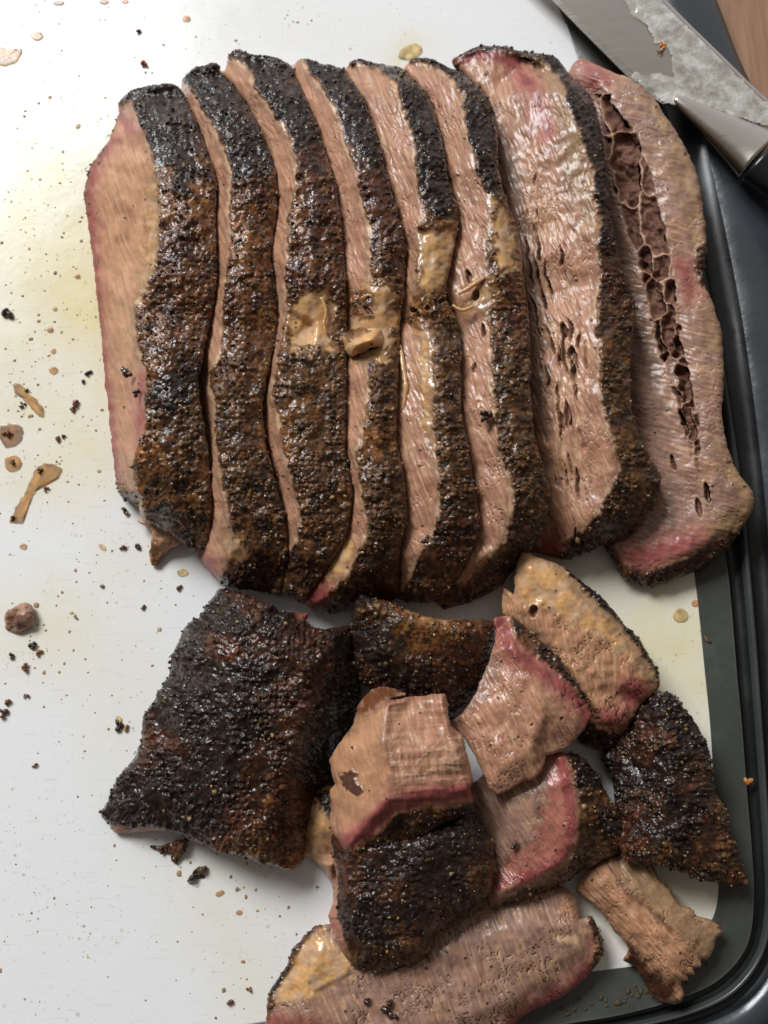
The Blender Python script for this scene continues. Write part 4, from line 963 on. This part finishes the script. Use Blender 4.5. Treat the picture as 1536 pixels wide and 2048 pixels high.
# dark block in front
piece('brisket_chunk', 'front dark block of shiny purple-black bark lying over the bottom slice', 'meat chunk',
      [(668,1664,2.8),(735,1655,3.0),(800,1650,3.0),(905,1618,3.1),(945,1622,3.1),(960,1638,3.1),(973,1660,3.0),(988,1702,2.9),(991,1741,2.8),(978,1786,2.7),(949,1815,2.7),(907,1838,2.7),(874,1877,2.6),(853,1913,2.5),(814,1936,2.4),(762,1946,2.3),(710,1937,2.2),(684,1903,2.1),
       (668,1871,2.1),(656,1832,2.1),(668,1799,2.3),(674,1757,2.5),(664,1715,2.7)],
      lines=[[(700,1690,3.9),(800,1690,4.3),(900,1670,4.3),(945,1690,4.0),(950,1760,3.8),(880,1820,3.7),(820,1890,3.4),(740,1905,3.2),(700,1850,3.4),(695,1760,3.7)]], pts=[(800,1780,4.3)],
      paint=[('meat', [(655,1664),(668,1700),(678,1757),(676,1830),(690,1890),(680,1912),(650,1870),(645,1760)], 3, 4), ('pink', [(660,1830),(676,1850),(690,1895),(676,1900)], 5, 4)],
      bmap=bm(black=[(780,1720),(850,1760),(900,1700),(740,1800),(820,1830),(760,1880),(940,1680),(700,1850),(920,1780)], darkred=[(700,1720),(720,1690),(780,1780),(870,1850),(700,1780),(960,1720),(760,1920)], olive=[(800,1890),(960,1760),(760,1910)]),
      seed=38, smooth=7, roll=(20, 0.5), barkamp=0.9, zb=1.9, grain=0.5, skirt_in=(3, 8, 12, 16))
# slab with stringy end at lower right
piece('brisket_strip', 'narrow frayed strip of tan meat with fat edge crossing the lower right board corner', 'meat strip',
      [(1157,1764,1.0),(1183,1737,1.0),(1214,1715,1.0),(1253,1710,1.0),(1297,1718,1.2),(1318,1758,1.3),(1342,1779,1.3),(1357,1808,1.3),(1381,1816,1.3),(1396,1831,1.3),(1417,1839,1.2),(1438,1847,1.1),(1447,1865,1.0),(1432,1876,1.1),(1428,1899,1.2),(1412,1920,1.2),
       (1402,1918,1.3),(1402,1933,1.3),(1386,1938,1.3),(1390,1950,1.3),(1374,1948,1.3),(1378,1962,1.2),(1362,1962,1.2),(1368,1993,1.1),(1357,2006,0.9),(1326,2006,0.6),(1303,1990,0.5),(1292,1972,0.5),(1271,1935,0.6),(1245,1920,0.7),(1256,1894,0.9),(1225,1857,0.9),(1209,1831,0.9),(1180,1805,0.9),(1152,1784,0.9)],
      lines=[[(1200,1760,1.9),(1240,1810,2.0),(1290,1870,2.1),(1330,1920,2.0),(1355,1955,1.8)], [(1290,1760,1.6),(1340,1820,1.6),(1400,1880,1.6)], [(1285,1920,1.2),(1320,1970,1.0)]],
      paint=[('fat_olive', [(1225,1705),(1300,1712),(1345,1775),(1400,1826),(1452,1855),(1440,1885),(1430,1905),(1408,1925),(1396,1898),(1345,1855),(1298,1816),(1250,1782),(1232,1750)], 4, 4),
             ('fat', [(1350,1820),(1400,1850),(1432,1880),(1428,1905),(1405,1918),(1380,1880),(1345,1850)], 8, 6), ('hole', [(1213,1722),(1250,1782),(1296,1816),(1345,1860)], 2, 0.6, 3), ('bark', [(1298,1720),(1320,1756),(1345,1778),(1358,1806),(1385,1815),(1420,1838),(1446,1856)], 3, 4, 3),
             ('darkred', [(1256,1893),(1278,1902),(1300,1930),(1345,1972),(1362,2000),(1350,2012),(1300,1995),(1240,1925)], 6, 5), ('hole', [(1150,1782),(1180,1806),(1226,1858),(1252,1890)], 2, 0.8, 2)],
      bmap=bm(darkred=[(1350,1800)], brown=[(1400,1830)]), seed=39, base='meat', meatc='meat_tan', fibre=(0.75, 0.85), meat_amp=1.4, cracks=1.0, roll=(9, 0.25), group='loose pieces')
# flat torn piece with pink corner
piece('brisket_flake', 'flat torn flake of pinkish meat with crimson edge, between cube and fat-banded chunk', 'meat flake',
      [(988,1236,3.4),(1021,1233,3.2),(1051,1254,3.4),(1088,1288,3.5),(1125,1325,3.6),(1149,1361,3.6),(1174,1398,3.6),(1183,1429,3.5),(1174,1450,3.5),(1162,1466,3.5),(1134,1496,3.5),(1113,1505,3.6),(1092,1510,3.7),(1088,1533,3.7),(1068,1558,3.7),(1045,1563,3.7),(1022,1578,3.7),(995,1590,3.7),(979,1578,3.7),
       (960,1536,3.7),(938,1490,3.6),(904,1447,3.3),(925,1425,3.4),(950,1388,3.6),(969,1343,3.6),(981,1313,3.6),(987,1288,3.5),(992,1264,3.4)],
      lines=[[(1020,1290,4.3),(1060,1350,4.5),(1090,1420,4.6),(1060,1500,4.4),(1000,1540,4.2)], [(1120,1380,4.2),(1150,1440,4.0)]], pts=[(960,1440,3.9)],
      paint=[('pink', [(1000,1250),(1030,1310),(1080,1340),(1130,1370),(1165,1410),(1176,1440)], 8, 6, 15), ('bark', [(1018,1225),(1030,1275),(1060,1305),(1100,1335),(1130,1360),(1150,1385),(1190,1430),(1190,1380),(1090,1270),(1050,1230)], 4, 4),
             ('meat_grey', [(985,1300),(1000,1330),(960,1400),(920,1445),(900,1445),(960,1340)], 8, 5), ('pink', [(986,1232),(1004,1232),(1012,1290),(992,1275)], 5, 4)],
      holes=[(1063,1450,3.5,4.5,0,1.2), (1036,1475,3,4.5,20,1.0), (1124,1440,4,4,0,1.0)],
      bmap=bm(black=[(1040,1250),(1080,1290),(1140,1360)], brown=[(1060,1275),(1040,1290)], darkred=[(1110,1330)]), seed=40, base='meat', meatc='meat', fibre=(0.5, 1), cracks=0.8, meat_amp=1.3, zb=2.6, roll=(6, 0.15), skirt_in=(2, 5, 7, 9), group='loose pieces', wetm=0.18)
# the pale cube on top
def cube_extra(PX, PY, H, col, wet):
    s = sst(0, 14, PX - (770 + 6 * np.sin(PY / 30)))                           # right face: bands of muscle lying across
    band = perlin(PX / 120, (PY + 0.06 * PX) / 15, 401); fine = perlin(PX / 70, (PY + 0.06 * PX) / 4.5, 402)
    H = H + s * (0.45 * band + 0.12 * fine)
    col = col * (1 + s[..., None] * (0.16 * band + 0.08 * fine)[..., None] * np.array([0.7, 1.0, 1.0]))
    web = np.abs(fbm(PX, PY, 40, 3, 403)); w = (1 - sst(0.02, 0.10, web)) * s * sst(1455, 1475, PY) * sst(1575, 1550, PY)
    col = mix(col, np.broadcast_to(np.array([0.62, 0.50, 0.36]), col.shape), w * 0.4); H = H + 0.25 * w
    g = np.exp(-((PX - 700) / 16) ** 2 - ((PY - 1560) / 22) ** 2) + np.exp(-((PX - 716) / 12) ** 2 - ((PY - 1580) / 10) ** 2)
    spot = sst(0.35, 0.6, g + 0.3 * fbm(PX, PY, 10, 3, 404))
    col = mix(col, np.broadcast_to(np.array([0.06, 0.022, 0.014]), col.shape), spot * 0.9); H = H + 0.7 * spot
    return H, col, wet
piece('brisket_cube', 'pale pink cube of meat with striped side and red lower band, topmost on the heap', 'meat cube',
      [(775,1399,4.4),(830,1392,4.5),(889,1388,4.4),(897,1418,4.4),(902,1451,4.5),(925,1470,4.5),(933,1503,4.5),(941,1532,4.5),(947,1558,4.5),(942,1575,4.4),(946,1604,4.3),(940,1620,4.2),(915,1636,4.1),(873,1656,4.0),(834,1676,3.9),(775,1695,3.8),(726,1711,3.7),(690,1702,3.6),
       (661,1653,3.4),(662,1610,3.4),(660,1578,3.3),(669,1568,3.3),(659,1519,3.3),(678,1487,3.4),(708,1444,3.6),(716,1409,3.6),(743,1379,3.6),(775,1374,3.6),(814,1388,3.9)],
      lines=[[(777,1402,5.5),(766,1480,5.9),(782,1532,6.0),(778,1600,5.7),(730,1650,5.0),(696,1690,4.4)], [(885,1395,5.2),(915,1500,5.5),(938,1580,5.2)], [(778,1600,5.7),(860,1592,5.6),(938,1580,5.2)], [(690,1560,4.4),(700,1500,4.6),(740,1430,4.8)]],
      paint=[('meat_tan', [(775,1400),(766,1480),(782,1532),(775,1610),(690,1690),(660,1600),(660,1500),(710,1440)], 6, 4), ('bark', [(680,1720),(700,1690),(745,1668),(790,1628),(850,1612),(910,1612),(950,1600),(960,1640),(900,1670),(760,1720)], 4, 5),
             ('pink', [(690,1692),(740,1651),(782,1610),(830,1596),(880,1588),(942,1584)], 3, 3, 15), ('brown', [(715,1405),(745,1372),(815,1374),(818,1390),(775,1398),(740,1425),(722,1432)], 5, 5)],
      bmap=bm(olive=[(780,1670),(820,1650),(860,1630)], darkred=[(740,1700),(900,1640),(850,1660)], black=[(800,1640),(930,1620)], brown=[(700,1710),(840,1625)]),
      seed=41, base='meat', meatc='meat', fibre=(0.15, 1), cracks=0.0, meat_amp=0.8, zb=3.2, smooth=4, roll=(9, 0.3), skirt_in=(2, 6, 10, 13), extra=cube_extra, wetm=0.3)

# ------------------------------------------------------------------ scraps and crumbs on the board
piece('meat_flap', 'small pale flap of meat poking out under the lower end of the leftmost slice', 'meat scrap',
      [(275,1042,0.9),(304,1062,0.8),(297,1108,0.5),(304,1130,0.4),(315,1130,0.4),(336,1101,0.6),(365,1083,0.9),(340,1040,1.0)], pts=[(320,1085,1.1)], base='meat', paint=[('brown', [(290,1090),(308,1085),(322,1130),(300,1140)], 4, 4)], seed=50, roll=(6, 0.2), meatc='meat_tan')
piece('meat_scrap', 'greyish pink meat crumb sitting in grease near the left edge of the board', 'meat scrap',
      [(12,1225,0.25),(51,1202,0.35),(68,1218,0.4),(66,1251,0.35),(38,1267,0.25),(10,1258,0.2)], pts=[(45,1230,0.9),(30,1245,0.7)], base='meat', meatc='meat_grey', paint=[('brown', [(5,1220),(30,1212),(34,1240),(10,1262)], 5, 6)], seed=51, roll=(5, 0.15), smooth=3, jagamp=4, meat_amp=2)
piece('bark_scrap', 'brown scrap of bark at the lower left corner of the largest chunk', 'bark scrap',
      [(299,1692,0.2),(330,1690,0.3),(350,1682,0.4),(378,1680,0.4),(370,1700,0.3),(362,1712,0.3),(352,1728,0.2),(343,1722,0.2),(342,1708,0.2),(318,1704,0.2)], pts=[(360,1694,0.6)], seed=52, roll=(4, 0.12), smooth=2, jagamp=4, grain=0.5, bmap=bm(brown=[(350,1700)], red=[(310,1698)]))
piece('bark_crumb', 'burnt black crumb lying alone below the largest chunk', 'bark crumb',
      [(374,1762,0.1),(380,1750,0.2),(396,1746,0.2),(394,1736,0.2),(404,1734,0.2),(414,1732,0.2),(412,1744,0.2),(400,1750,0.2),(388,1762,0.2),(379,1768,0.1)], pts=[(384,1758,0.45),(403,1741,0.4)], seed=53, roll=(3, 0.1), smooth=2, jagamp=3, grain=0.8, bmap=bm(black=[(380,1760)], brown=[(405,1740)]))
piece('fat_lump', 'square lump of pale yellow fat standing in the torn gap across the slices', 'fat lump',
      [(686,668,4.6),(720,655,4.9),(762,656,5.0),(767,676,5.0),(765,697,4.9),(735,704,4.8),(704,716,4.6),(690,700,4.5)], pts=[(740,680,5.9),(712,690,5.5)], base='fat', seed=54, roll=(9, 0.4), smooth=3, zb=3.8, meatc='meat_tan', skirt_in=(1, 3, 4, 5),
      paint=[('bark', [(680,660),(715,650),(742,662),(700,680)], 5, 4)], bmap=bm(brown=[(700,660)], amber=[(720,665)]), grain=0.5)

# strands of soft fat in the torn gap
def strand(pts, r, label, seed):
    P = catmull(np.array([unproj(x, y, z * 0.01) for x, y, z in pts]), 7); n = len(P); V = []
    R = np.random.default_rng(seed)
    for i, p in enumerate(P):
        d = P[min(i + 1, n - 1)] - P[max(i - 1, 0)]; d /= np.linalg.norm(d) + 1e-9
        s_ = np.cross(d, [0, 0, 1.0]); s_ /= np.linalg.norm(s_) + 1e-9; u = np.cross(s_, d)
        rr = 0.6 * r * (0.35 + 0.65 * math.sin(math.pi * (i + 0.6) / n) ** 0.5) * R.uniform(0.8, 1.25)
        for k in range(8): V.append(p + rr * (math.cos(k * .7854) * s_ + 0.7 * math.sin(k * .7854) * u))
    V = np.array(V); F = [(i * 8 + k, i * 8 + (k + 1) % 8, (i + 1) * 8 + (k + 1) % 8, (i + 1) * 8 + k) for i in range(n - 1) for k in range(8)] + [tuple(range(7, -1, -1)), tuple((n - 1) * 8 + k for k in range(8))]
    loc = P[0] * 1.0
    o = mesh_obj('fat_strand', V - loc, F, M_FAT, None, np.tile(C['fat'] * 0.9, (len(V), 1)) * R.uniform(0.85, 1.1, (len(V), 1)), np.full(len(V), 0.25)); o.location = loc
    o['label'] = label; o['category'] = 'fat strand'; o['group'] = 'strands of fat in the torn gap'
strand([(630,582,4.75),(645,600,4.85),(652,625,4.8),(648,650,4.7),(654,668,4.65)], .0014, 'pale curled strand of fat hanging down the torn third slice', 1)
strand([(592,575,4.8),(612,566,4.95),(634,570,4.95),(650,562,4.9)], .0012, 'short pale strand of fat across the top of the third slice\'s torn patch', 2)
strand([(916,588,4.9),(934,578,5.05),(952,566,5.1),(968,556,5.1)], .0020, 'thick pale strand of fat bridging the split in the sixth slice', 3)
strand([(905,610,4.8),(925,620,4.85),(946,612,4.9)], .0014, 'thin strand of fat just below the thick one on the sixth slice', 4)
strand([(722,596,5.0),(738,590,5.15),(752,598,5.1)], .0012, 'tiny strand of fat above the square fat lump', 5)
strand([(800,690,4.3),(806,730,4.5),(812,775,4.6),(806,820,4.5)], .0020, 'long pale strand of fat running down the cut face of the fifth slice', 6)

# grease drops, spatter and crumbs
grease_m, t, b = principled('amber_grease')
at = N(t, 'ShaderNodeAttribute', attribute_name='col'); t.links.new(at.outputs['Color'], b.inputs['Base Color'])
b.inputs['Roughness'].default_value = 0.15; b.inputs['Alpha'].default_value = 0.60; b.inputs['Specular IOR Level'].default_value = 0.3
GREASE = dict(tan=(0.45, 0.205, 0.042), brown=(0.30, 0.12, 0.035), yellow=(0.60, 0.42, 0.15), orange=(0.50, 0.20, 0.05))

def drop(poly, seed, colr, label=None, name='grease_drop', h=0.0002, cat='grease drop', group='grease drops on the white board'):
    """a shallow pool with a rounded rim and bits of pepper in it"""
    J = jag(poly, 4, min(4.0, 0.12 * math.sqrt(abs(np.ptp([p[0] for p in poly]) * np.ptp([p[1] for p in poly]))) + 0.4), seed)
    c = J.mean(0); n = len(J); V = []; Cc = []
    ks = (1.0, 0.93, 0.8, 0.5); zs = (0.0003, 0.55 * h + 0.0003, h + 0.0003, 1.05 * h + 0.0003)
    base = np.array(GREASE[colr])
    for k, z in zip(ks, zs):
        q = c + (J - c) * k
        V.append(unproj(q[:, 0], q[:, 1], z))
        v = fbm(q[:, 0], q[:, 1], 14, 3, seed + 3)[:, None]
        Cc.append(np.clip(base * (1 + 0.9 * v) * (0.75 if k > 0.9 else 1.0 if k > 0.7 else 1.25), 0.01, 1))
    V.append(unproj(c[0], c[1], zs[-1])[None]); Cc.append(base[None])
    V = np.concatenate(V); Cc = np.concatenate(Cc)
    F = [(r * n + i, r * n + (i + 1) % n, (r + 1) * n + (i + 1) % n, (r + 1) * n + i) for r in range(3) for i in range(n)] + [(3 * n + i, 3 * n + (i + 1) % n, 4 * n) for i in range(n)]
    loc = np.array([*unproj(c[0], c[1], 0)[:2], 0.0])
    o = mesh_obj(name, V - loc, F, grease_m, None, Cc); o.location = loc
    if label: o['label'] = label; o['category'] = cat; o['group'] = group
    return o

def ell(x, y, rx, ry, a=0, n=12):
    ca, sa = math.cos(math.radians(a)), math.sin(math.radians(a))
    return [(x + rx * math.cos(t) * ca - ry * math.sin(t) * sa, y + rx * math.cos(t) * sa + ry * math.sin(t) * ca) for t in [i / n * 6.2832 for i in range(n)]]
D = [(ell(75,72,12,9), 'tan', 'round tan grease drop near the top left corner of the board'),
     (ell(373,38,8,6), 'orange', 'small orange grease drop at the top, above the red flake'),
     ([(-8,95),(15,100),(44,96),(38,122),(12,133),(-8,128)], 'tan', 'ragged tan grease pool cut by the left edge of the photo near the top'),
     ([(25,768),(38,765),(62,790),(84,812),(86,835),(70,825),(48,800),(30,785)], 'tan', 'long tan grease pool with pepper bits, left of the leftmost slice'),
     ([(0,852),(30,848),(46,855),(44,880),(20,896),(2,885)], 'brown', 'brown grease pool near the left edge, above the dark crumb in its own drop'),
     (ell(26,927,18,17), 'tan', 'round amber drop with a dark crumb in the middle at the left edge'),
     ([(62,955),(75,935),(95,925),(122,938),(118,955),(92,960),(70,985),(52,1020),(45,1046),(20,1045),(30,1015),(50,985)], 'tan', 'long boomerang smear of tan grease low on the left side'),
     (ell(107,741,9,8), 'tan', 'tan grease drop above the long tan pool'), (ell(106,702,6,6), 'tan', 'tiny tan drop, upper one of two beside the slice'),
     (ell(46,1093,8,6), 'tan', 'small flat tan drop below the boomerang smear'), (ell(237,1440,7,9), 'yellow', 'pale yellow drop left of the largest chunk'),
     (ell(205,1095,10,5,40), 'yellow', 'thin yellow drop left of the meat flap'), (ell(365,1145,12,8), 'yellow', 'yellow drop just above the left corner of the largest chunk'),
     (ell(478,1825,7,6), 'orange', 'orange-tan drop below the largest chunk'), (ell(440,1787,10,6,-20), 'tan', 'tan drop nearest below the lower edge of the largest chunk'),
     (ell(1390,1207,7,7), 'orange', 'orange drop beside the rim under the rightmost slice'), (ell(1361,1232,16,14), 'yellow', 'broad pale yellow ring of grease under the rightmost slice'),
     (ell(110,618,5,5), 'orange', 'small orange drop in mid left board, level with the torn gap'), (ell(100,660,7,6), 'tan', 'tan drop between the long tan pool and the slice'),
     (ell(155,553,6,5), 'brown', 'brown speck of grease beside the middle of the leftmost slice'), (ell(821,104,26,15,-20), 'yellow', 'yellow-orange grease stain behind the top of the sixth slice'),
     (ell(118,6,12,6), 'tan', 'tan drop at the very top edge, left'), (ell(208,4,10,5), 'tan', 'tan drop at the very top edge, further right'), (ell(250,3,8,4), 'orange', 'orange drop at the very top edge above the red flake')]
for i, (p, c_, lab) in enumerate(D): drop(p, 500 + i, c_, lab)

def crumb(x, y, s, colr, label, cat='crumb', name='pepper_crumb', group='dark crumbs on the white board', seed=0, stretch=1.0, z=0.0):
    """one lumpy crumb made of a few fused bits"""
    R = np.random.default_rng(seed); k = 5
    P = unproj(np.full(k, float(x)), np.full(k, float(y)), z + 0.0004) + np.stack([R.normal(0, s * 0.55, k), R.normal(0, s * 0.55 * stretch, k), R.uniform(0, s * 0.4, k)], -1)
    cols = np.array(colr)[None] * R.uniform(0.5, 1.6, (k, 1))
    V, F, Cc = grains(P, np.tile([0, 0, 1.0], (k, 1)), R.uniform(0.5, 1.0, k) * s, cols, R)
    loc = np.array([*unproj(x, y, 0)[:2], z])
    o = mesh_obj(name, V - loc, F, M_BARK, None, np.clip(Cc, 0.004, 1), np.full(len(V), 0.25)); o.location = loc
    if label: o['label'] = label; o['category'] = cat; o['group'] = group
    return o
K, B_, T_ = (0.05, 0.028, 0.018), (0.16, 0.060, 0.022), (0.26, 0.14, 0.05)
CR = [(150,808,.0024,B_,'brown bark crumb close left of the slices, beside the long tan pool'), (145,820,.0016,B_,'smaller brown crumb touching the bark crumb left of the slices'), (178,748,.0017,K,'black peppercorn bit close to the leftmost slice, upper of two'), (166,763,.0013,K,'black peppercorn bit close to the leftmost slice, lower of two'),
      (12,628,.0026,K,'black crumb at the left edge, level with the torn gap'), (22,634,.0016,B_,'brown crumb beside the black one at the left edge'), (26,925,.0018,K,'dark crumb inside the round amber drop'), (18,868,.0022,B_,'brown crumb in the pool near the left edge'), (46,812,.0014,K,'black bit in the lower end of the long tan pool'),
      (55,780,.0012,K,'black bit in the upper end of the long tan pool'), (252,1022,.0022,B_,'brown crumb just under the lower tip of the leftmost slice'), (275,1093,.0018,K,'black crumb left of the small meat flap'), (246,1095,.0018,B_,'brown crumb further left of the small meat flap'),
      (243,1447,.0026,K,'black crumb left of the middle of the largest chunk'), (252,1455,.0015,T_,'tan bit beneath the black crumb left of the largest chunk'), (52,1332,.0026,B_,'brown crumb below the grey meat crumb at the left'), (66,1292,.0018,K,'small dark crumb right below the grey meat crumb'), (24,1312,.0018,K,'small dark crumb left of the others below the grey meat crumb'),
      (75,1306,.0017,T_,'tan crumb right of the dark ones below the grey meat crumb'), (150,1232,.0010,T_,'tiny tan crumb right of the grey meat crumb'), (82,942,.0017,K,'black bit in the upper arm of the boomerang smear'), (92,978,.0016,B_,'brown bit right of the boomerang smear'), (25,1037,.0016,K,'dark bit in the foot of the boomerang smear'),
      (118,878,.0016,B_,'brown crumb between the pool and the slice'), (128,872,.0012,K,'black bit beside the brown crumb between the pool and the slice'), (278,62,.0014,B_,'brown crumb straight above the red flake'), (205,1172,.0013,T_,'tan crumb left of the top of the largest chunk'), (358,1175,.0015,B_,'brown crumb by the top left of the largest chunk'),
      (285,1213,.0013,B_,'brown crumb at the left of the largest chunk, upper side'), (15,1405,.0018,B_,'brown crumb at the left edge, level with the largest chunk'), (5,1425,.0020,B_,'orange-brown crumb cut by the left edge'), (52,1392,.0015,T_,'tan crumb near the left edge, level with the largest chunk'),
      (70,1530,.0013,T_,'lone pale crumb on the empty lower left board'), (460,2003,.0016,B_,'brown crumb left of the bottom slice'), (498,1980,.0014,T_,'tan crumb nearest the bottom slice'), (1497,1563,.0020,(0.30,0.12,0.03),'orange crumb in the groove at the far right'), (1410,1280,.0012,T_,'tan crumb on the grey rim under the rightmost slice'),
      (1420,1285,.0010,K,'dark bit beside the tan crumb on the grey rim')]
for i, (x, y, s_, c_, lab) in enumerate(CR): crumb(x, y, s_ * 0.72, c_, lab, seed=700 + i)
crumb(287, 130, .0016, (0.40, 0.05, 0.02), 'bright red pepper flake on the white board above the slices', 'pepper flake', 'chilli_flake', 'dark crumbs on the white board', 801)
crumb(1326, 92, .0018, (0.45, 0.18, 0.04), 'orange crumb stuck to the knife blade', 'crumb', 'spice_crumb', 'crumbs on the knife', 802, z=0.0175)
crumb(970, 832, .0024, K, 'glossy black peppercorn cluster on the cut face of the sixth slice', 'peppercorn', 'peppercorn', 'peppercorns on the slices', 810, z=0.052)
crumb(852, 1079, .0016, K, 'single black peppercorn low on the cut face of the fifth slice', 'peppercorn', 'peppercorn', 'peppercorns on the slices', 811, z=0.049)
crumb(777, 2020, .0024, K, 'black peppercorn pair on the slice at the bottom edge', 'peppercorn', 'peppercorn', 'peppercorns on the slices', 812, z=0.021)
crumb(732, 2002, .0014, K, 'small black peppercorn left of the pair on the bottom slice', 'peppercorn', 'peppercorn', 'peppercorns on the slices', 813, z=0.021)
crumb(1030, 1691, .0015, K, 'black peppercorn on the grey-pink face of the chunk with the broad pink ring', 'peppercorn', 'peppercorn', 'peppercorns on the slices', 814, z=0.030)
crumb(252, 748, .0020, K, 'dark peppercorn near the lower ridge of the leftmost slice, upper one', 'peppercorn', 'peppercorn', 'peppercorns on the slices', 815, z=0.036)
crumb(272, 788, .0018, K, 'dark peppercorn near the lower ridge of the leftmost slice, lower one', 'peppercorn', 'peppercorn', 'peppercorns on the slices', 816, z=0.041)
# beads of juice on the lower rim
R = np.random.default_rng(19); n = 90
bx = R.uniform(1120, 1420, n); by = np.interp(bx, [1120, 1240, 1340, 1420], [2020, 2000, 1965, 1925]) + R.normal(0, 11, n)
rad = R.gamma(2.0, 0.00028, n) + 0.0002
v0, f0 = ico(); sc = np.stack([rad, rad * R.uniform(0.6, 1.4, n), np.minimum(rad * 0.5, 0.0006)], -1)
V = (v0[None] * sc[:, None]) + unproj(bx, by, 0.0007)[:, None]
mesh_obj('juice_beads', V.reshape(-1, 3), (f0[None] + (np.arange(n) * 12)[:, None, None]).reshape(-1, 3), grease_m, None, np.repeat(np.array([(0.12, 0.09, 0.05)]), 12 * n, 0), kind='stuff')
# fine spatter too small to count
R = np.random.default_rng(9); P = []; 
while len(P) < 950:
    x = R.uniform(0, 640); y = R.uniform(0, 2040)
    w = 0.10 + 0.8 * math.exp(-((x - 60) / 90) ** 2 - ((y - 880) / 130) ** 2) + max([a * math.exp(-((x - px_) / rx) ** 2 - ((y - py_) / ry) ** 2) for px_, py_, rx, ry, a in POOLS]) * 1.6
    if R.random() < w: P.append((x, y))
P = np.array(P); n = len(P)
rad = R.gamma(1.5, 0.00022, n) + 0.00012
cl = np.array([GREASE['tan'], GREASE['brown'], GREASE['yellow'], (0.03, 0.02, 0.015)])[R.choice(4, n, p=[.5, .22, .22, .06])]
v0, f0 = ico(); sc = np.stack([rad, rad * R.uniform(0.6, 1.2, n), np.minimum(rad * 0.35, 0.00035)], -1)
V = (v0[None] * sc[:, None] * (1 + R.uniform(-.2, .2, (n, 12, 1)))) + unproj(P[:, 0], P[:, 1], 0.0001)[:, None]
mesh_obj('grease_spatter', V.reshape(-1, 3), (f0[None] + (np.arange(n) * 12)[:, None, None]).reshape(-1, 3), grease_m, None, np.repeat(cl, 12, 0), kind='stuff')
